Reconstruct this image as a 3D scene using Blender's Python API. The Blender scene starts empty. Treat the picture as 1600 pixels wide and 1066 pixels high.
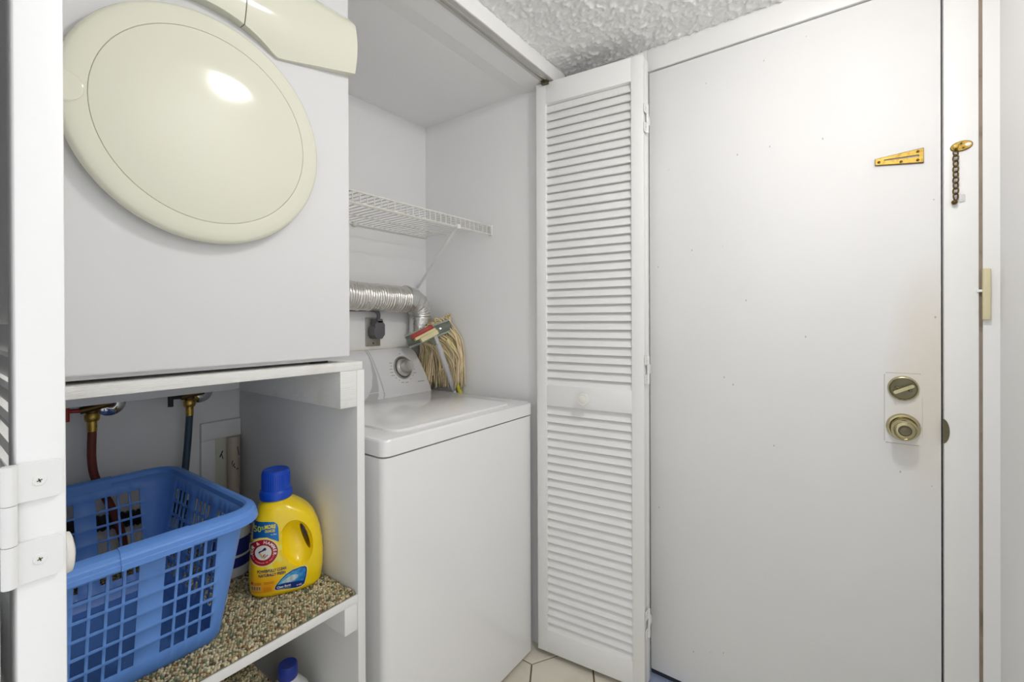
import bpy, bmesh, math, random
import numpy as np
from mathutils import Vector, Matrix, noise as mnoise

random.seed(7)
RNG = np.random.default_rng(11)
SC = bpy.context.scene
COL = SC.collection

# ------------------------------------------------------------------ camera
AZ, PITCH, ROLL, FPX, PPY, CAMZ = 0.936124, -0.002800, -0.004113, 713.536, 502.602, 1.22
F_ = Vector((math.sin(AZ) * math.cos(PITCH), math.cos(AZ) * math.cos(PITCH), math.sin(PITCH)))
R0 = Vector((math.cos(AZ), -math.sin(AZ), 0)); U0 = R0.cross(F_)
R_ = R0 * math.cos(ROLL) + U0 * math.sin(ROLL)
U_ = U0 * math.cos(ROLL) - R0 * math.sin(ROLL)
cam = bpy.data.cameras.new('camera')
cam.sensor_fit = 'HORIZONTAL'; cam.sensor_width = 36; cam.lens = FPX * 36 / 1600
cam.shift_y = -(533 - PPY) / 1600
cam.clip_start = 0.01
cam_ob = bpy.data.objects.new('camera', cam); COL.objects.link(cam_ob)
cam_ob.matrix_world = Matrix(((R_.x, U_.x, -F_.x, 0), (R_.y, U_.y, -F_.y, 0), (R_.z, U_.z, -F_.z, CAMZ), (0, 0, 0, 1)))
SC.camera = cam_ob

# ------------------------------------------------------------------ world, exposure
W = bpy.data.worlds.new('world'); SC.world = W; W.use_nodes = True
W.node_tree.nodes['Background'].inputs[0].default_value = (0.96, 0.98, 1.0, 1)
W.node_tree.nodes['Background'].inputs[1].default_value = 0.92
LAMP_STRENGTH = 84.0
SC.view_settings.view_transform = 'Standard'
SC.view_settings.look = 'None'
SC.view_settings.gamma = 1
SC.view_settings.use_curve_mapping = False
SC.view_settings.exposure = 0.16


# ------------------------------------------------------------------ materials
def s2l(c):
    return tuple((v / 12.92 if v <= 0.04045 else ((v + 0.055) / 1.055) ** 2.4) for v in c)


def rgb(r, g, b):
    return s2l((r / 255, g / 255, b / 255))


def mat(name, col, rough=0.5, metal=0.0, var=0.0, vscale=8.0, bump=0.0, bscale=60.0, stretch=None,
        dirt=None, dirt_scale=5.0, dirt_amt=0.0, specks=0.0, attr=None, coat=0.0, rvar=0.0, emit=None):
    m = bpy.data.materials.new(name); m.use_nodes = True
    nt = m.node_tree; N = nt.nodes; L = nt.links
    b = N['Principled BSDF']
    b.inputs['Roughness'].default_value = rough
    b.inputs['Metallic'].default_value = metal
    if coat:
        b.inputs['Coat Weight'].default_value = coat; b.inputs['Coat Roughness'].default_value = 0.08
    tc = N.new('ShaderNodeTexCoord')
    mp = N.new('ShaderNodeMapping'); L.new(tc.outputs['Object'], mp.inputs['Vector'])
    if stretch: mp.inputs['Scale'].default_value = stretch
    vec = mp.outputs['Vector']
    src = None
    if attr:
        a = N.new('ShaderNodeAttribute'); a.attribute_name = attr; src = a.outputs['Color']
    else:
        c = N.new('ShaderNodeRGB'); c.outputs[0].default_value = (*col, 1); src = c.outputs[0]

    def mix(fac_sock, a_sock, colr, mode='MIX'):
        mx = N.new('ShaderNodeMix'); mx.data_type = 'RGBA'; mx.blend_type = mode
        L.new(fac_sock, mx.inputs[0]); L.new(a_sock, mx.inputs[6]); mx.inputs[7].default_value = (*colr, 1)
        return mx.outputs[2]
    if var:
        n = N.new('ShaderNodeTexNoise'); n.inputs['Scale'].default_value = vscale; n.inputs['Detail'].default_value = 4
        L.new(vec, n.inputs['Vector'])
        mr = N.new('ShaderNodeMapRange'); L.new(n.outputs['Fac'], mr.inputs[0])
        mr.inputs[1].default_value = 0.35; mr.inputs[2].default_value = 0.7; mr.inputs[3].default_value = 0; mr.inputs[4].default_value = var
        src = mix(mr.outputs[0], src, tuple(x * 0.55 for x in col))
    if dirt_amt:
        n = N.new('ShaderNodeTexNoise'); n.inputs['Scale'].default_value = dirt_scale; n.inputs['Detail'].default_value = 6
        L.new(tc.outputs['Object'], n.inputs['Vector'])
        mr = N.new('ShaderNodeMapRange'); L.new(n.outputs['Fac'], mr.inputs[0])
        mr.inputs[1].default_value = 0.52; mr.inputs[2].default_value = 0.75; mr.inputs[3].default_value = 0; mr.inputs[4].default_value = dirt_amt
        src = mix(mr.outputs[0], src, dirt)
    if specks:
        v = N.new('ShaderNodeTexNoise'); v.inputs['Scale'].default_value = 55; v.inputs['Detail'].default_value = 2
        L.new(tc.outputs['Object'], v.inputs['Vector'])
        mr = N.new('ShaderNodeMapRange'); L.new(v.outputs['Fac'], mr.inputs[0])
        mr.inputs[1].default_value = 0.745; mr.inputs[2].default_value = 0.79; mr.inputs[3].default_value = 0; mr.inputs[4].default_value = specks
        src = mix(mr.outputs[0], src, (0.12, 0.10, 0.08))
    L.new(src, b.inputs['Base Color'])
    if rvar:
        n = N.new('ShaderNodeTexNoise'); n.inputs['Scale'].default_value = 14; L.new(vec, n.inputs['Vector'])
        mr = N.new('ShaderNodeMapRange'); L.new(n.outputs['Fac'], mr.inputs[0])
        mr.inputs[3].default_value = max(0.02, rough - rvar); mr.inputs[4].default_value = rough + rvar
        L.new(mr.outputs[0], b.inputs['Roughness'])
    if bump:
        n = N.new('ShaderNodeTexNoise'); n.inputs['Scale'].default_value = bscale; n.inputs['Detail'].default_value = 5
        L.new(vec, n.inputs['Vector'])
        bp = N.new('ShaderNodeBump'); bp.inputs['Strength'].default_value = bump; bp.inputs['Distance'].default_value = 0.004
        L.new(n.outputs['Fac'], bp.inputs['Height']); L.new(bp.outputs['Normal'], b.inputs['Normal'])
    if emit:
        b.inputs['Emission Color'].default_value = (*emit[0], 1); b.inputs['Emission Strength'].default_value = emit[1]
    return m


M = {}
M['wall'] = mat('wall_paint', (0.92, 0.92, 0.925), 0.6, var=0.05, vscale=3, bump=0.06, bscale=90)
M['wallback'] = mat('closet_wall_paint', (0.94, 0.94, 0.945), 0.6, var=0.05, vscale=3, bump=0.06, bscale=90)
M['ceil'] = mat('popcorn_ceiling', (0.92, 0.92, 0.915), 0.75, bump=0.15, bscale=160)
M['trim'] = mat('trim_paint', (0.92, 0.92, 0.915), 0.4, var=0.05, vscale=6, bump=0.04)
M['louver'] = mat('louver_paint', (0.91, 0.91, 0.905), 0.42, bump=0.05, bscale=60, stretch=(1, 1, 3))
M['ply'] = mat('painted_plywood', (0.86, 0.86, 0.83), 0.6, var=0.12, vscale=9, bump=0.35, bscale=24, stretch=(1.2, 12, 30),
               dirt=(0.45, 0.40, 0.30), dirt_scale=14, dirt_amt=0.25)
M['ply_flat'] = mat('painted_board', (0.86, 0.86, 0.85), 0.6, var=0.06, vscale=5, bump=0.06, bscale=40)
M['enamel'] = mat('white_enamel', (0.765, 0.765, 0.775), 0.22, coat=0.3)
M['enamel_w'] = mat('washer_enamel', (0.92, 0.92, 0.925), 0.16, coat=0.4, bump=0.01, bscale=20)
M['cream'] = mat('cream_plastic', rgb(226, 226, 209), 0.09)
M['cream'].node_tree.nodes['Principled BSDF'].inputs['Specular IOR Level'].default_value = 0.22
M['cream_y'] = mat('yellowed_plastic', rgb(226, 216, 178), 0.4, var=0.15, vscale=12)
M['nearblack'] = mat('near_black', (0.03, 0.03, 0.028), 0.7, var=0.1)  # own near-black colour of feet, cord clamp, valve handle and scuffs
M['grey_line'] = mat('grey_print', (0.33, 0.33, 0.33), 0.5, var=0.05)
M['grey_stripe'] = mat('grey_swoosh', (0.52, 0.52, 0.52), 0.4, var=0.05)
M['silver'] = mat('silver_plastic', (0.58, 0.57, 0.55), 0.28, metal=0.9, bump=0.02)
M['darkgrey'] = mat('dark_grey_plastic', (0.10, 0.10, 0.105), 0.45, var=0.1)
M['plug'] = mat('grey_plug_plastic', (0.13, 0.13, 0.135), 0.5, var=0.1)
M['steel'] = mat('brushed_steel', (0.42, 0.41, 0.38), 0.4, metal=0.8, var=0.2)
M['foil'] = mat('aluminium_foil', (0.74, 0.72, 0.68), 0.3, metal=0.95, var=0.2, vscale=20, bump=0.5, bscale=45, rvar=0.1)
M['foil_s'] = mat('aluminium_elbow', (0.76, 0.75, 0.73), 0.24, metal=0.95, var=0.2, vscale=30, bump=0.5, bscale=70)
M['track'] = mat('aluminium_track', (0.62, 0.61, 0.58), 0.4, metal=0.6, var=0.1)
M['wire'] = mat('vinyl_wire', (0.80, 0.79, 0.74), 0.4, var=0.05)
M['blue'] = mat('blue_basket_plastic', rgb(96, 146, 222), 0.42, var=0.06, vscale=4, bump=0.02)
M['yellow'] = mat('yellow_bottle', rgb(255, 220, 16), 0.25, coat=0.3, var=0.02)
M['capblue'] = mat('blue_cap', rgb(6, 70, 190), 0.38, var=0.04)
M['navycap'] = mat('navy_cap', rgb(20, 50, 150), 0.4, var=0.04)
M['whiteplastic'] = mat('white_hdpe', (0.78, 0.79, 0.79), 0.35, var=0.04)
M['bluelabel'] = mat('blue_label', rgb(40, 50, 140), 0.4, var=0.2, vscale=40)
M['label'] = mat('label_print', (1, 1, 1), 0.35, attr='Col')
M['brass'] = mat('aged_brass', rgb(202, 168, 84), 0.34, metal=0.9, var=0.5, vscale=60, dirt=(0.12, 0.08, 0.03), dirt_scale=70, dirt_amt=0.8)
M['brassdark'] = mat('tarnished_brass', rgb(105, 82, 46), 0.45, metal=0.8, var=0.5, vscale=80)
M['antique'] = mat('antique_brass', rgb(190, 180, 142), 0.2, metal=1.0, var=0.35, vscale=30)
M['antique_d'] = mat('antique_brass_dark', rgb(112, 106, 84), 0.24, metal=0.95, var=0.3, vscale=30)
M['chrome'] = mat('chrome', (0.75, 0.75, 0.76), 0.08, metal=1.0, rvar=0.03)
M['redrubber'] = mat('red_hose_rubber', rgb(122, 58, 46), 0.55, var=0.2, vscale=15)
M['bluerubber'] = mat('blue_hose_rubber', rgb(52, 76, 92), 0.5, var=0.2, vscale=15)
M['blackrubber'] = mat('black_hose', (0.02, 0.02, 0.022), 0.55, var=0.1)
M['redplastic'] = mat('red_plastic', rgb(168, 40, 34), 0.4, var=0.1)
M['creamfoam'] = mat('cream_plastic_head', rgb(226, 214, 164), 0.5, var=0.1)
M['mopgrey'] = mat('grey_green_clamp', rgb(172, 180, 168), 0.35, var=0.25, vscale=25)
M['yarn'] = mat('cotton_yarn', rgb(206, 190, 150), 0.9, attr='Col')
M['polewhite'] = mat('pole_white', (0.62, 0.62, 0.65), 0.3, metal=0.3, var=0.1)
M['poleyellow'] = mat('pole_yellow', rgb(206, 200, 40), 0.35, var=0.2, vscale=20)
M['carpet'] = mat('berber_loops', (0.5, 0.45, 0.33), 0.95, attr='Col')
M['carpetback'] = mat('carpet_backing', (0.22, 0.20, 0.14), 0.95, var=0.3)
M['tile'] = mat('cream_tile', rgb(232, 226, 210), 0.3, var=0.12, vscale=7, dirt=rgb(170, 150, 120), dirt_scale=9, dirt_amt=0.25)
M['grout'] = mat('grout', rgb(120, 100, 78), 0.85, var=0.3, vscale=30)
M['thresh'] = mat('threshold_metal', rgb(176, 190, 220), 0.3, metal=0.4, var=0.15)
M['sweep'] = mat('door_sweep', (0.02, 0.02, 0.035), 0.6, var=0.1)
M['caulk'] = mat('old_caulk', rgb(160, 146, 130), 0.8, var=0.4, vscale=25, stretch=(1, 1, 0.6), dirt=rgb(96, 80, 62), dirt_scale=18, dirt_amt=0.7)
M['hinge'] = mat('painted_hinge', (0.83, 0.83, 0.82), 0.35, bump=0.08, bscale=50)
M['knobw'] = mat('painted_knob', rgb(240, 239, 232), 0.4, var=0.04)
M['pvc'] = mat('pvc_pipe', rgb(214, 196, 178), 0.45, var=0.1)
M['lamp'] = mat('lamp_glass', (0.9, 0.9, 0.88), 0.3, emit=((1.0, 0.965, 0.925), LAMP_STRENGTH))


def door_mat():
    """painted slab: off-white with yellowed hand grime round the lock, small specks"""
    m = mat('entry_door_paint', (0.86, 0.86, 0.865), 0.65, var=0.06, vscale=3, bump=0.05, bscale=60, specks=0.0)
    nt = m.node_tree; N = nt.nodes; L = nt.links
    b = N['Principled BSDF']; base = b.inputs['Base Color'].links[0].from_socket
    tc = N.new('ShaderNodeTexCoord'); sep = N.new('ShaderNodeSeparateXYZ'); L.new(tc.outputs['Object'], sep.inputs[0])

    def m2(op, a, bb, c=None):
        n = N.new('ShaderNodeMath'); n.operation = op
        for i, v in enumerate((a, bb, c)):
            if v is None: continue
            if isinstance(v, (int, float)): n.inputs[i].default_value = v
            else: L.new(v, n.inputs[i])
        return n.outputs[0]
    # grime: elongated blot along the latch edge around the locks, broken up by noise
    dy = m2('DIVIDE', m2('ADD', sep.outputs['Y'], 0.165), 0.075)
    dz = m2('DIVIDE', m2('SUBTRACT', sep.outputs['Z'], 1.06), 0.27)
    r2 = m2('ADD', m2('MULTIPLY', dy, dy), m2('MULTIPLY', dz, dz))
    n = N.new('ShaderNodeTexNoise'); n.inputs['Scale'].default_value = 16; n.inputs['Detail'].default_value = 6
    L.new(tc.outputs['Object'], n.inputs['Vector'])
    g = m2('SUBTRACT', m2('ADD', 1.25, m2('MULTIPLY', n.outputs['Fac'], 0.5)), r2)
    mr = N.new('ShaderNodeMapRange'); L.new(g, mr.inputs[0])
    mr.inputs[1].default_value = 0.0; mr.inputs[2].default_value = 1.5; mr.inputs[3].default_value = 0; mr.inputs[4].default_value = 0.42
    mx = N.new('ShaderNodeMix'); mx.data_type = 'RGBA'; L.new(mr.outputs[0], mx.inputs[0]); L.new(base, mx.inputs[6])
    mx.inputs[7].default_value = (*rgb(222, 208, 178), 1)
    # scattered dark nicks, denser towards the latch edge
    v = N.new('ShaderNodeTexVoronoi'); v.inputs['Scale'].default_value = 30
    mp = N.new('ShaderNodeMapping'); mp.inputs['Scale'].default_value = (1, 1, 0.6); L.new(tc.outputs['Object'], mp.inputs[0]); L.new(mp.outputs[0], v.inputs['Vector'])
    n2 = N.new('ShaderNodeTexNoise'); n2.inputs['Scale'].default_value = 9; L.new(tc.outputs['Object'], n2.inputs['Vector'])
    sp = m2('MULTIPLY', m2('LESS_THAN', v.outputs['Distance'], 0.055), m2('GREATER_THAN', n2.outputs['Fac'], 0.56))
    mx2 = N.new('ShaderNodeMix'); mx2.data_type = 'RGBA'; L.new(m2('MULTIPLY', sp, 0.5), mx2.inputs[0]); L.new(mx.outputs[2], mx2.inputs[6])
    mx2.inputs[7].default_value = (0.25, 0.22, 0.19, 1)
    L.new(mx2.outputs[2], b.inputs['Base Color'])
    return m


M['door'] = door_mat()
M['door'].node_tree.nodes['Principled BSDF'].inputs['Specular IOR Level'].default_value = 0.25


# ------------------------------------------------------------------ mesh helpers
def new_bm():
    return bmesh.new()


def finish(bm, name, m, parent=None, smooth=True, angle=35):
    me = bpy.data.meshes.new(name)
    bmesh.ops.recalc_face_normals(bm, faces=bm.faces[:])
    bm.to_mesh(me); bm.free()
    return link(me, name, m, parent, smooth, angle)


def link(me, name, m, parent=None, smooth=True, angle=35):
    if m is not None and len(me.materials) == 0: me.materials.append(M[m] if isinstance(m, str) else m)
    if smooth:
        for p in me.polygons: p.use_smooth = True
        me.set_sharp_from_angle(angle=math.radians(angle))
    o = bpy.data.objects.new(name, me); COL.objects.link(o)
    if parent is not None: o.parent = parent
    return o


def pydata(name, verts, faces, m, parent=None, smooth=True, angle=35, col=None):
    me = bpy.data.meshes.new(name)
    me.from_pydata([tuple(v) for v in verts], [], faces); me.update()
    if col is not None:
        a = me.color_attributes.new('Col', 'FLOAT_COLOR', 'POINT')
        c = np.ones((len(verts), 4), 'f'); c[:, :3] = col
        a.data.foreach_set('color', c.ravel())
    return link(me, name, m, parent, smooth, angle)


def empty(name, loc=(0, 0, 0), rz=0.0, parent=None):
    o = bpy.data.objects.new(name, None); COL.objects.link(o); o.empty_display_size = 0.05
    o.location = loc; o.rotation_euler = (0, 0, rz)
    if parent is not None: o.parent = parent
    return o


def tag(o, label, cat, group=None):
    o['label'] = label; o['category'] = cat
    if group: o['group'] = group
    return o


def struct(o):
    o['kind'] = 'structure'; return o


def add_box(bm, x0, x1, y0, y1, z0, z1, bev=0.0, seg=2, mtx=None):
    b2 = bmesh.new()
    bmesh.ops.create_cube(b2, size=1)
    for v in b2.verts:
        v.co = Vector(((x0 + x1) / 2 + v.co.x * (x1 - x0), (y0 + y1) / 2 + v.co.y * (y1 - y0), (z0 + z1) / 2 + v.co.z * (z1 - z0)))
    if bev: bmesh.ops.bevel(b2, geom=b2.edges[:], offset=bev, segments=seg, profile=0.5, affect='EDGES')
    if mtx is not None: bmesh.ops.transform(b2, matrix=mtx, verts=b2.verts[:])
    me = bpy.data.meshes.new('t'); b2.to_mesh(me); b2.free(); bm.from_mesh(me); bpy.data.meshes.remove(me)


def box(name, x0, x1, y0, y1, z0, z1, m, parent=None, bev=0.0, seg=2, mtx=None):
    bm = new_bm(); add_box(bm, x0, x1, y0, y1, z0, z1, bev, seg, mtx); return finish(bm, name, m, parent)


def axis_mtx(origin, zdir, xhint=(0, 0, 1)):
    z = Vector(zdir).normalized(); x = Vector(xhint); x = (x - z * x.dot(z))
    if x.length < 1e-4: x = Vector((1, 0, 0)) - z * z.x
    x.normalize(); y = z.cross(x)
    return Matrix(((x.x, y.x, z.x, origin[0]), (x.y, y.y, z.y, origin[1]), (x.z, y.z, z.z, origin[2]), (0, 0, 0, 1)))


def add_lathe(bm, prof, seg=32, mtx=None):
    """prof: list of (r,z)"""
    rings = []
    for r, z in prof:
        if r < 1e-6:
            p = Vector((0, 0, z)); rings.append([bm.verts.new(mtx @ p if mtx else p)])
        else:
            ring = []
            for k in range(seg):
                a = 2 * math.pi * k / seg; p = Vector((r * math.cos(a), r * math.sin(a), z))
                ring.append(bm.verts.new(mtx @ p if mtx else p))
            rings.append(ring)
    for a, b in zip(rings[:-1], rings[1:]):
        for k in range(seg):
            k2 = (k + 1) % seg
            if len(a) == 1 and len(b) == 1: continue
            if len(a) == 1: bm.faces.new((a[0], b[k], b[k2]))
            elif len(b) == 1: bm.faces.new((a[k], a[k2], b[0]))
            else: bm.faces.new((a[k], a[k2], b[k2], b[k]))


def lathe(name, prof, m, parent=None, seg=32, mtx=None, angle=35):
    bm = new_bm(); add_lathe(bm, prof, seg, mtx); return finish(bm, name, m, parent, angle=angle)


def add_tube(bm, pts, r, seg=10, caps=True, closed=False):
    pts = [Vector(p) for p in pts]; n = len(pts)
    rr = r if isinstance(r, (list, tuple)) else [r] * n
    rings = []; ref = None
    for i, p in enumerate(pts):
        if closed: t = pts[(i + 1) % n] - pts[i - 1]
        else: t = pts[min(i + 1, n - 1)] - pts[max(i - 1, 0)]
        t.normalize()
        if ref is None:
            ref = Vector((0, 0, 1)) if abs(t.z) < 0.9 else Vector((1, 0, 0))
        ref = ref - t * ref.dot(t); ref.normalize()
        b = t.cross(ref)
        rings.append([bm.verts.new(p + (ref * math.cos(2 * math.pi * k / seg) + b * math.sin(2 * math.pi * k / seg)) * rr[i]) for k in range(seg)])
    rng = range(n if closed else n - 1)
    for i in rng:
        a, b = rings[i], rings[(i + 1) % n]
        for k in range(seg):
            bm.faces.new((a[k], a[(k + 1) % seg], b[(k + 1) % seg], b[k]))
    if caps and not closed:
        bm.faces.new(rings[0][::-1]); bm.faces.new(rings[-1])


def tube(name, pts, r, m, parent=None, seg=10, closed=False):
    bm = new_bm(); add_tube(bm, pts, r, seg, True, closed); return finish(bm, name, m, parent)


def spline(pts, n=8):
    """Catmull-Rom through pts"""
    P = [Vector(p) for p in pts]; P = [P[0] * 2 - P[1]] + P + [P[-1] * 2 - P[-2]]
    out = []
    for i in range(1, len(P) - 2):
        for k in range(n):
            t = k / n
            a, b, c, d = P[i - 1], P[i], P[i + 1], P[i + 2]
            out.append(0.5 * ((2 * b) + (c - a) * t + (2 * a - 5 * b + 4 * c - d) * t * t + (3 * b - a - 3 * c + d) * t ** 3))
    out.append(P[-2]); return out


def add_prism(bm, poly, y0, y1, mtx=None):
    """poly in (x,z), extruded along y"""
    a = [bm.verts.new((mtx @ Vector((x, y0, z))) if mtx else (x, y0, z)) for x, z in poly]
    b = [bm.verts.new((mtx @ Vector((x, y1, z))) if mtx else (x, y1, z)) for x, z in poly]
    bm.faces.new(a); bm.faces.new(b[::-1])
    n = len(poly)
    for i in range(n): bm.faces.new((a[i], a[(i + 1) % n], b[(i + 1) % n], b[i]))


def rrect(x0, x1, z0, z1, r, seg=5):
    pts = []
    for cx, cz, a0 in ((x1 - r, z1 - r, 0), (x0 + r, z1 - r, 90), (x0 + r, z0 + r, 180), (x1 - r, z0 + r, 270)):
        for k in range(seg + 1):
            a = math.radians(a0 + 90 * k / seg); pts.append((cx + r * math.cos(a), cz + r * math.sin(a)))
    return pts


# ------------------------------------------------------------------ dimensions
XW = 1.44        # closet right wall
YB = 1.545       # closet back wall
ZC = 2.093       # closet ceiling
ZH = 2.14        # hall ceiling
YF = 0.852       # hall face of the closet header
XD = 1.532       # entry door face
YR = -0.285      # hall wall opposite the closet
XL = -0.085      # closet left wall
XE = -0.60       # open end of the hall

# ------------------------------------------------------------------ the setting
# floor with hexagonal tiles
fl = box('floor', XE, 1.75, -0.40, 1.70, -0.06, -0.004, 'grout'); struct(fl)
s = 0.124; gap = 0.0026
hexm = None
bm = new_bm()
rr_ = s - gap / 0.866
top = [bm.verts.new((rr_ * 0.985 * math.cos(math.radians(30 + 60 * k)), rr_ * 0.985 * math.sin(math.radians(30 + 60 * k)), 0.0)) for k in range(6)]
mid = [bm.verts.new((rr_ * math.cos(math.radians(30 + 60 * k)), rr_ * math.sin(math.radians(30 + 60 * k)), -0.0016)) for k in range(6)]
bot = [bm.verts.new((v.co.x, v.co.y, -0.006)) for v in mid]
bm.faces.new(top)
for a, b in ((top, mid), (mid, bot)):
    for k in range(6): bm.faces.new((a[k], b[k], b[(k + 1) % 6], a[(k + 1) % 6]))
bmesh.ops.recalc_face_normals(bm, faces=bm.faces[:])
hexm = bpy.data.meshes.new('tile'); bm.to_mesh(hexm); bm.free(); hexm.materials.append(M['tile'])
# a joint vertex lies at (1.34, .906) with an edge running along +y: hex centre below it
for i in range(-16, 4):
    for j in range(-9, 6):
        cx = 1.34 + math.sqrt(3) * s * (i + 0.5 * (j % 2)); cy = 0.906 - s + 1.5 * s * j
        if -1.5 < cx < 1.60 and -0.38 < cy < 1.62:
            o = bpy.data.objects.new('tile', hexm); COL.objects.link(o); o.parent = fl; o.location = (cx, cy, 0)

# hall ceiling with knock-down popcorn relief (real relief)
st = 0.0045
xs = np.arange(XE, 1.56 + st, st); ys = np.arange(YR - 0.02, YF + 0.012, st)
nx, ny = len(xs), len(ys)
vz = []
for y in ys:
    for x in xs:
        if x > 0.55:
            n1 = mnoise.noise((x * 82, y * 82, 0.3)); n2 = mnoise.noise((x * 210, y * 210, 5.3)); n3 = mnoise.noise((x * 30, y * 30, 9.1))
            h = max(0.0, 1.5 * (n1 + 0.45 * n2 + 0.15 * n3 + 0.02))
        else:
            h = max(0.0, mnoise.noise((x * 82, y * 82, 0.3)))
        vz.append(ZH - 0.0085 * min(h, 0.8) ** 0.8)
XX, YY = np.meshgrid(xs, ys)
verts = np.c_[XX.ravel(), YY.ravel(), np.array(vz)]
idx = np.arange(nx * ny).reshape(ny, nx)
q = np.c_[idx[:-1, :-1].ravel(), idx[1:, :-1].ravel(), idx[1:, 1:].ravel(), idx[:-1, 1:].ravel()]
me = bpy.data.meshes.new('ceiling')
me.vertices.add(len(verts)); me.vertices.foreach_set('co', verts.astype('f').ravel())
me.loops.add(q.size); me.loops.foreach_set('vertex_index', q.astype('i').ravel())
me.polygons.add(len(q)); me.polygons.foreach_set('loop_start', np.arange(0, q.size, 4, dtype='i'))
me.update(calc_edges=True); me.validate()
struct(link(me, 'ceiling', 'ceil', angle=180))
struct(box('ceiling_slab', XE, 1.75, YR - 0.1, 0.9, ZH + 0.001, ZH + 0.12, 'wall'))

struct(box('ceiling_closet', XL - 0.1, XW + 0.01, 1.03, YB + 0.1, ZC, ZC + 0.1, 'wallback'))
struct(box('wall_back', XL - 0.1, XW + 0.16, YB, YB + 0.1, -0.02, ZC + 0.05, 'wallback'))
struct(box('wall_right', XW, XW + 0.26, 0.93, YB + 0.02, -0.02, ZC + 0.09, 'wallback'))
struct(box('wall_left', XL - 0.10, XL, YF + 0.10, YB + 0.02, -0.02, ZC + 0.05, 'wallback'))
struct(box('wall_jamb_right', 1.497, 1.70, YF, 0.932, -0.02, ZH + 0.05, 'trim'))
struct(box('wall_jamb_left', XE, XL + 0.0, YF, YF + 0.115, -0.02, ZH + 0.05, 'trim'))
# header over the closet opening: flat underside, then a shallow bevel up to the closet ceiling
bm = new_bm()
prof = [(YF, ZH + 0.06), (YF, 2.083), (0.968, 2.083), (1.033, ZC + 0.0005), (1.033, ZH + 0.06)]
a = [bm.verts.new((XL - 0.02, y, z)) for y, z in prof]; b = [bm.verts.new((1.60, y, z)) for y, z in prof]
bm.faces.new(a); bm.faces.new(b[::-1])
for i in range(len(prof)): bm.faces.new((a[i], a[(i + 1) % 5], b[(i + 1) % 5], b[i]))
struct(finish(bm, 'trim_1', 'trim', angle=5))
# hall wall facing the closet
struct(box('wall_hall', 0.40, 1.70, YR - 0.1, YR, -0.02, ZH + 0.05, 'wall'))
# entry wall: pieces round the door
bm = new_bm()
add_box(bm, XD + 0.045, XD + 0.20, YR - 0.05, YF + 0.02, -0.02, ZH + 0.05)   # wall behind the frame
add_box(bm, XD - 0.002, XD + 0.06, YR - 0.02, -0.2565, -0.02, ZH + 0.02)     # strip of wall right of the frame
struct(finish(bm, 'wall_entry', 'wall'))
# door frame: latch stile, head, hinge stile
fr = empty('trim_2', (XD, -0.22, 0)); struct(fr)


def child_at(o, parent):
    """parent an object built in world coordinates"""
    o.parent = parent; o.matrix_parent_inverse = Matrix.LocRotScale(parent.location, parent.rotation_euler, None).inverted()
    return o


child_at(box('latch_stile', XD - 0.006, XD + 0.05, -0.2495, -0.1885, 0, 2.14, 'trim', bev=0.002), fr)
child_at(box('hinge_stile', XD - 0.006, XD + 0.05, 0.549, YF + 0.0, 0, 2.14, 'trim', bev=0.002), fr)
child_at(box('head', XD - 0.006, XD + 0.05, -0.1885, 0.549, 2.0625, 2.141, 'trim', bev=0.002), fr)
child_at(box('caulk_joint', XD + 0.000, XD + 0.03, -0.2570, -0.2490, 0, 2.14, 'caulk'), fr)
# strike plate on the latch stile
bm = new_bm(); add_prism(bm, [(0.012 * math.cos(t) if math.cos(t) > 0 else 0, 0.03 * math.sin(t)) for t in np.linspace(-math.pi / 2, math.pi / 2, 14)], -0.0075, -0.0045,
                         Matrix(((0, 1, 0, XD), (-1, 0, 0, -0.1865), (0, 0, 1, 0.944), (0, 0, 0, 1))))
child_at(finish(bm, 'strike_plate', 'antique_d'), fr)
# threshold
struct(box('trim_3', 1.486, 1.60, -0.19, 0.56, 0.0, 0.016, 'thresh', bev=0.004))

# entry door
dr = box('door_1', XD, XD + 0.042, -0.1842, 0.5445, 0.030, 2.0585, 'door', bev=0.0015)
struct(dr)
dsw = box('door_sweep', XD + 0.002, XD + 0.03, -0.18, 0.542, 0.012, 0.031, 'sweep', parent=dr)


SWAP = Matrix(((1, 0, 0, 0), (0, 0, 1, 0), (0, 1, 0, 0), (0, 0, 0, 1)))


def XM(y, z, x=XD):
    """local z axis points out of the door (-X world); local x along -y world (to the right seen from inside)"""
    return Matrix(((0, 0, -1, x), (-1, 0, 0, y), (0, 1, 0, z), (0, 0, 0, 1)))


def child(o, parent):
    o.parent = parent; return o


# painted-over lock plate outline
bm = new_bm(); add_prism(bm, rrect(-0.0365, 0.0365, -0.090, 0.090, 0.006, 3), 0, 0.0014, XM(-0.1125, 0.990) @ SWAP)
lp = finish(bm, 'lock_plate', 'door', dr, angle=20)
bm = new_bm()
for x0_, x1_, z0_, z1_ in ((-0.0372, -0.0363, -0.086, 0.086), (0.0365, 0.0369, -0.07, 0.03), (-0.034, 0.034, 0.0899, 0.0907), (-0.034, 0.030, -0.0909, -0.0899)):
    add_box(bm, x0_, x1_, 0.0, 0.0009, z0_, z1_, mtx=XM(-0.1125, 0.990) @ SWAP)
finish(bm, 'plate_edge', 'caulk', dr, smooth=False)['kind'] = 'stuff'
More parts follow.
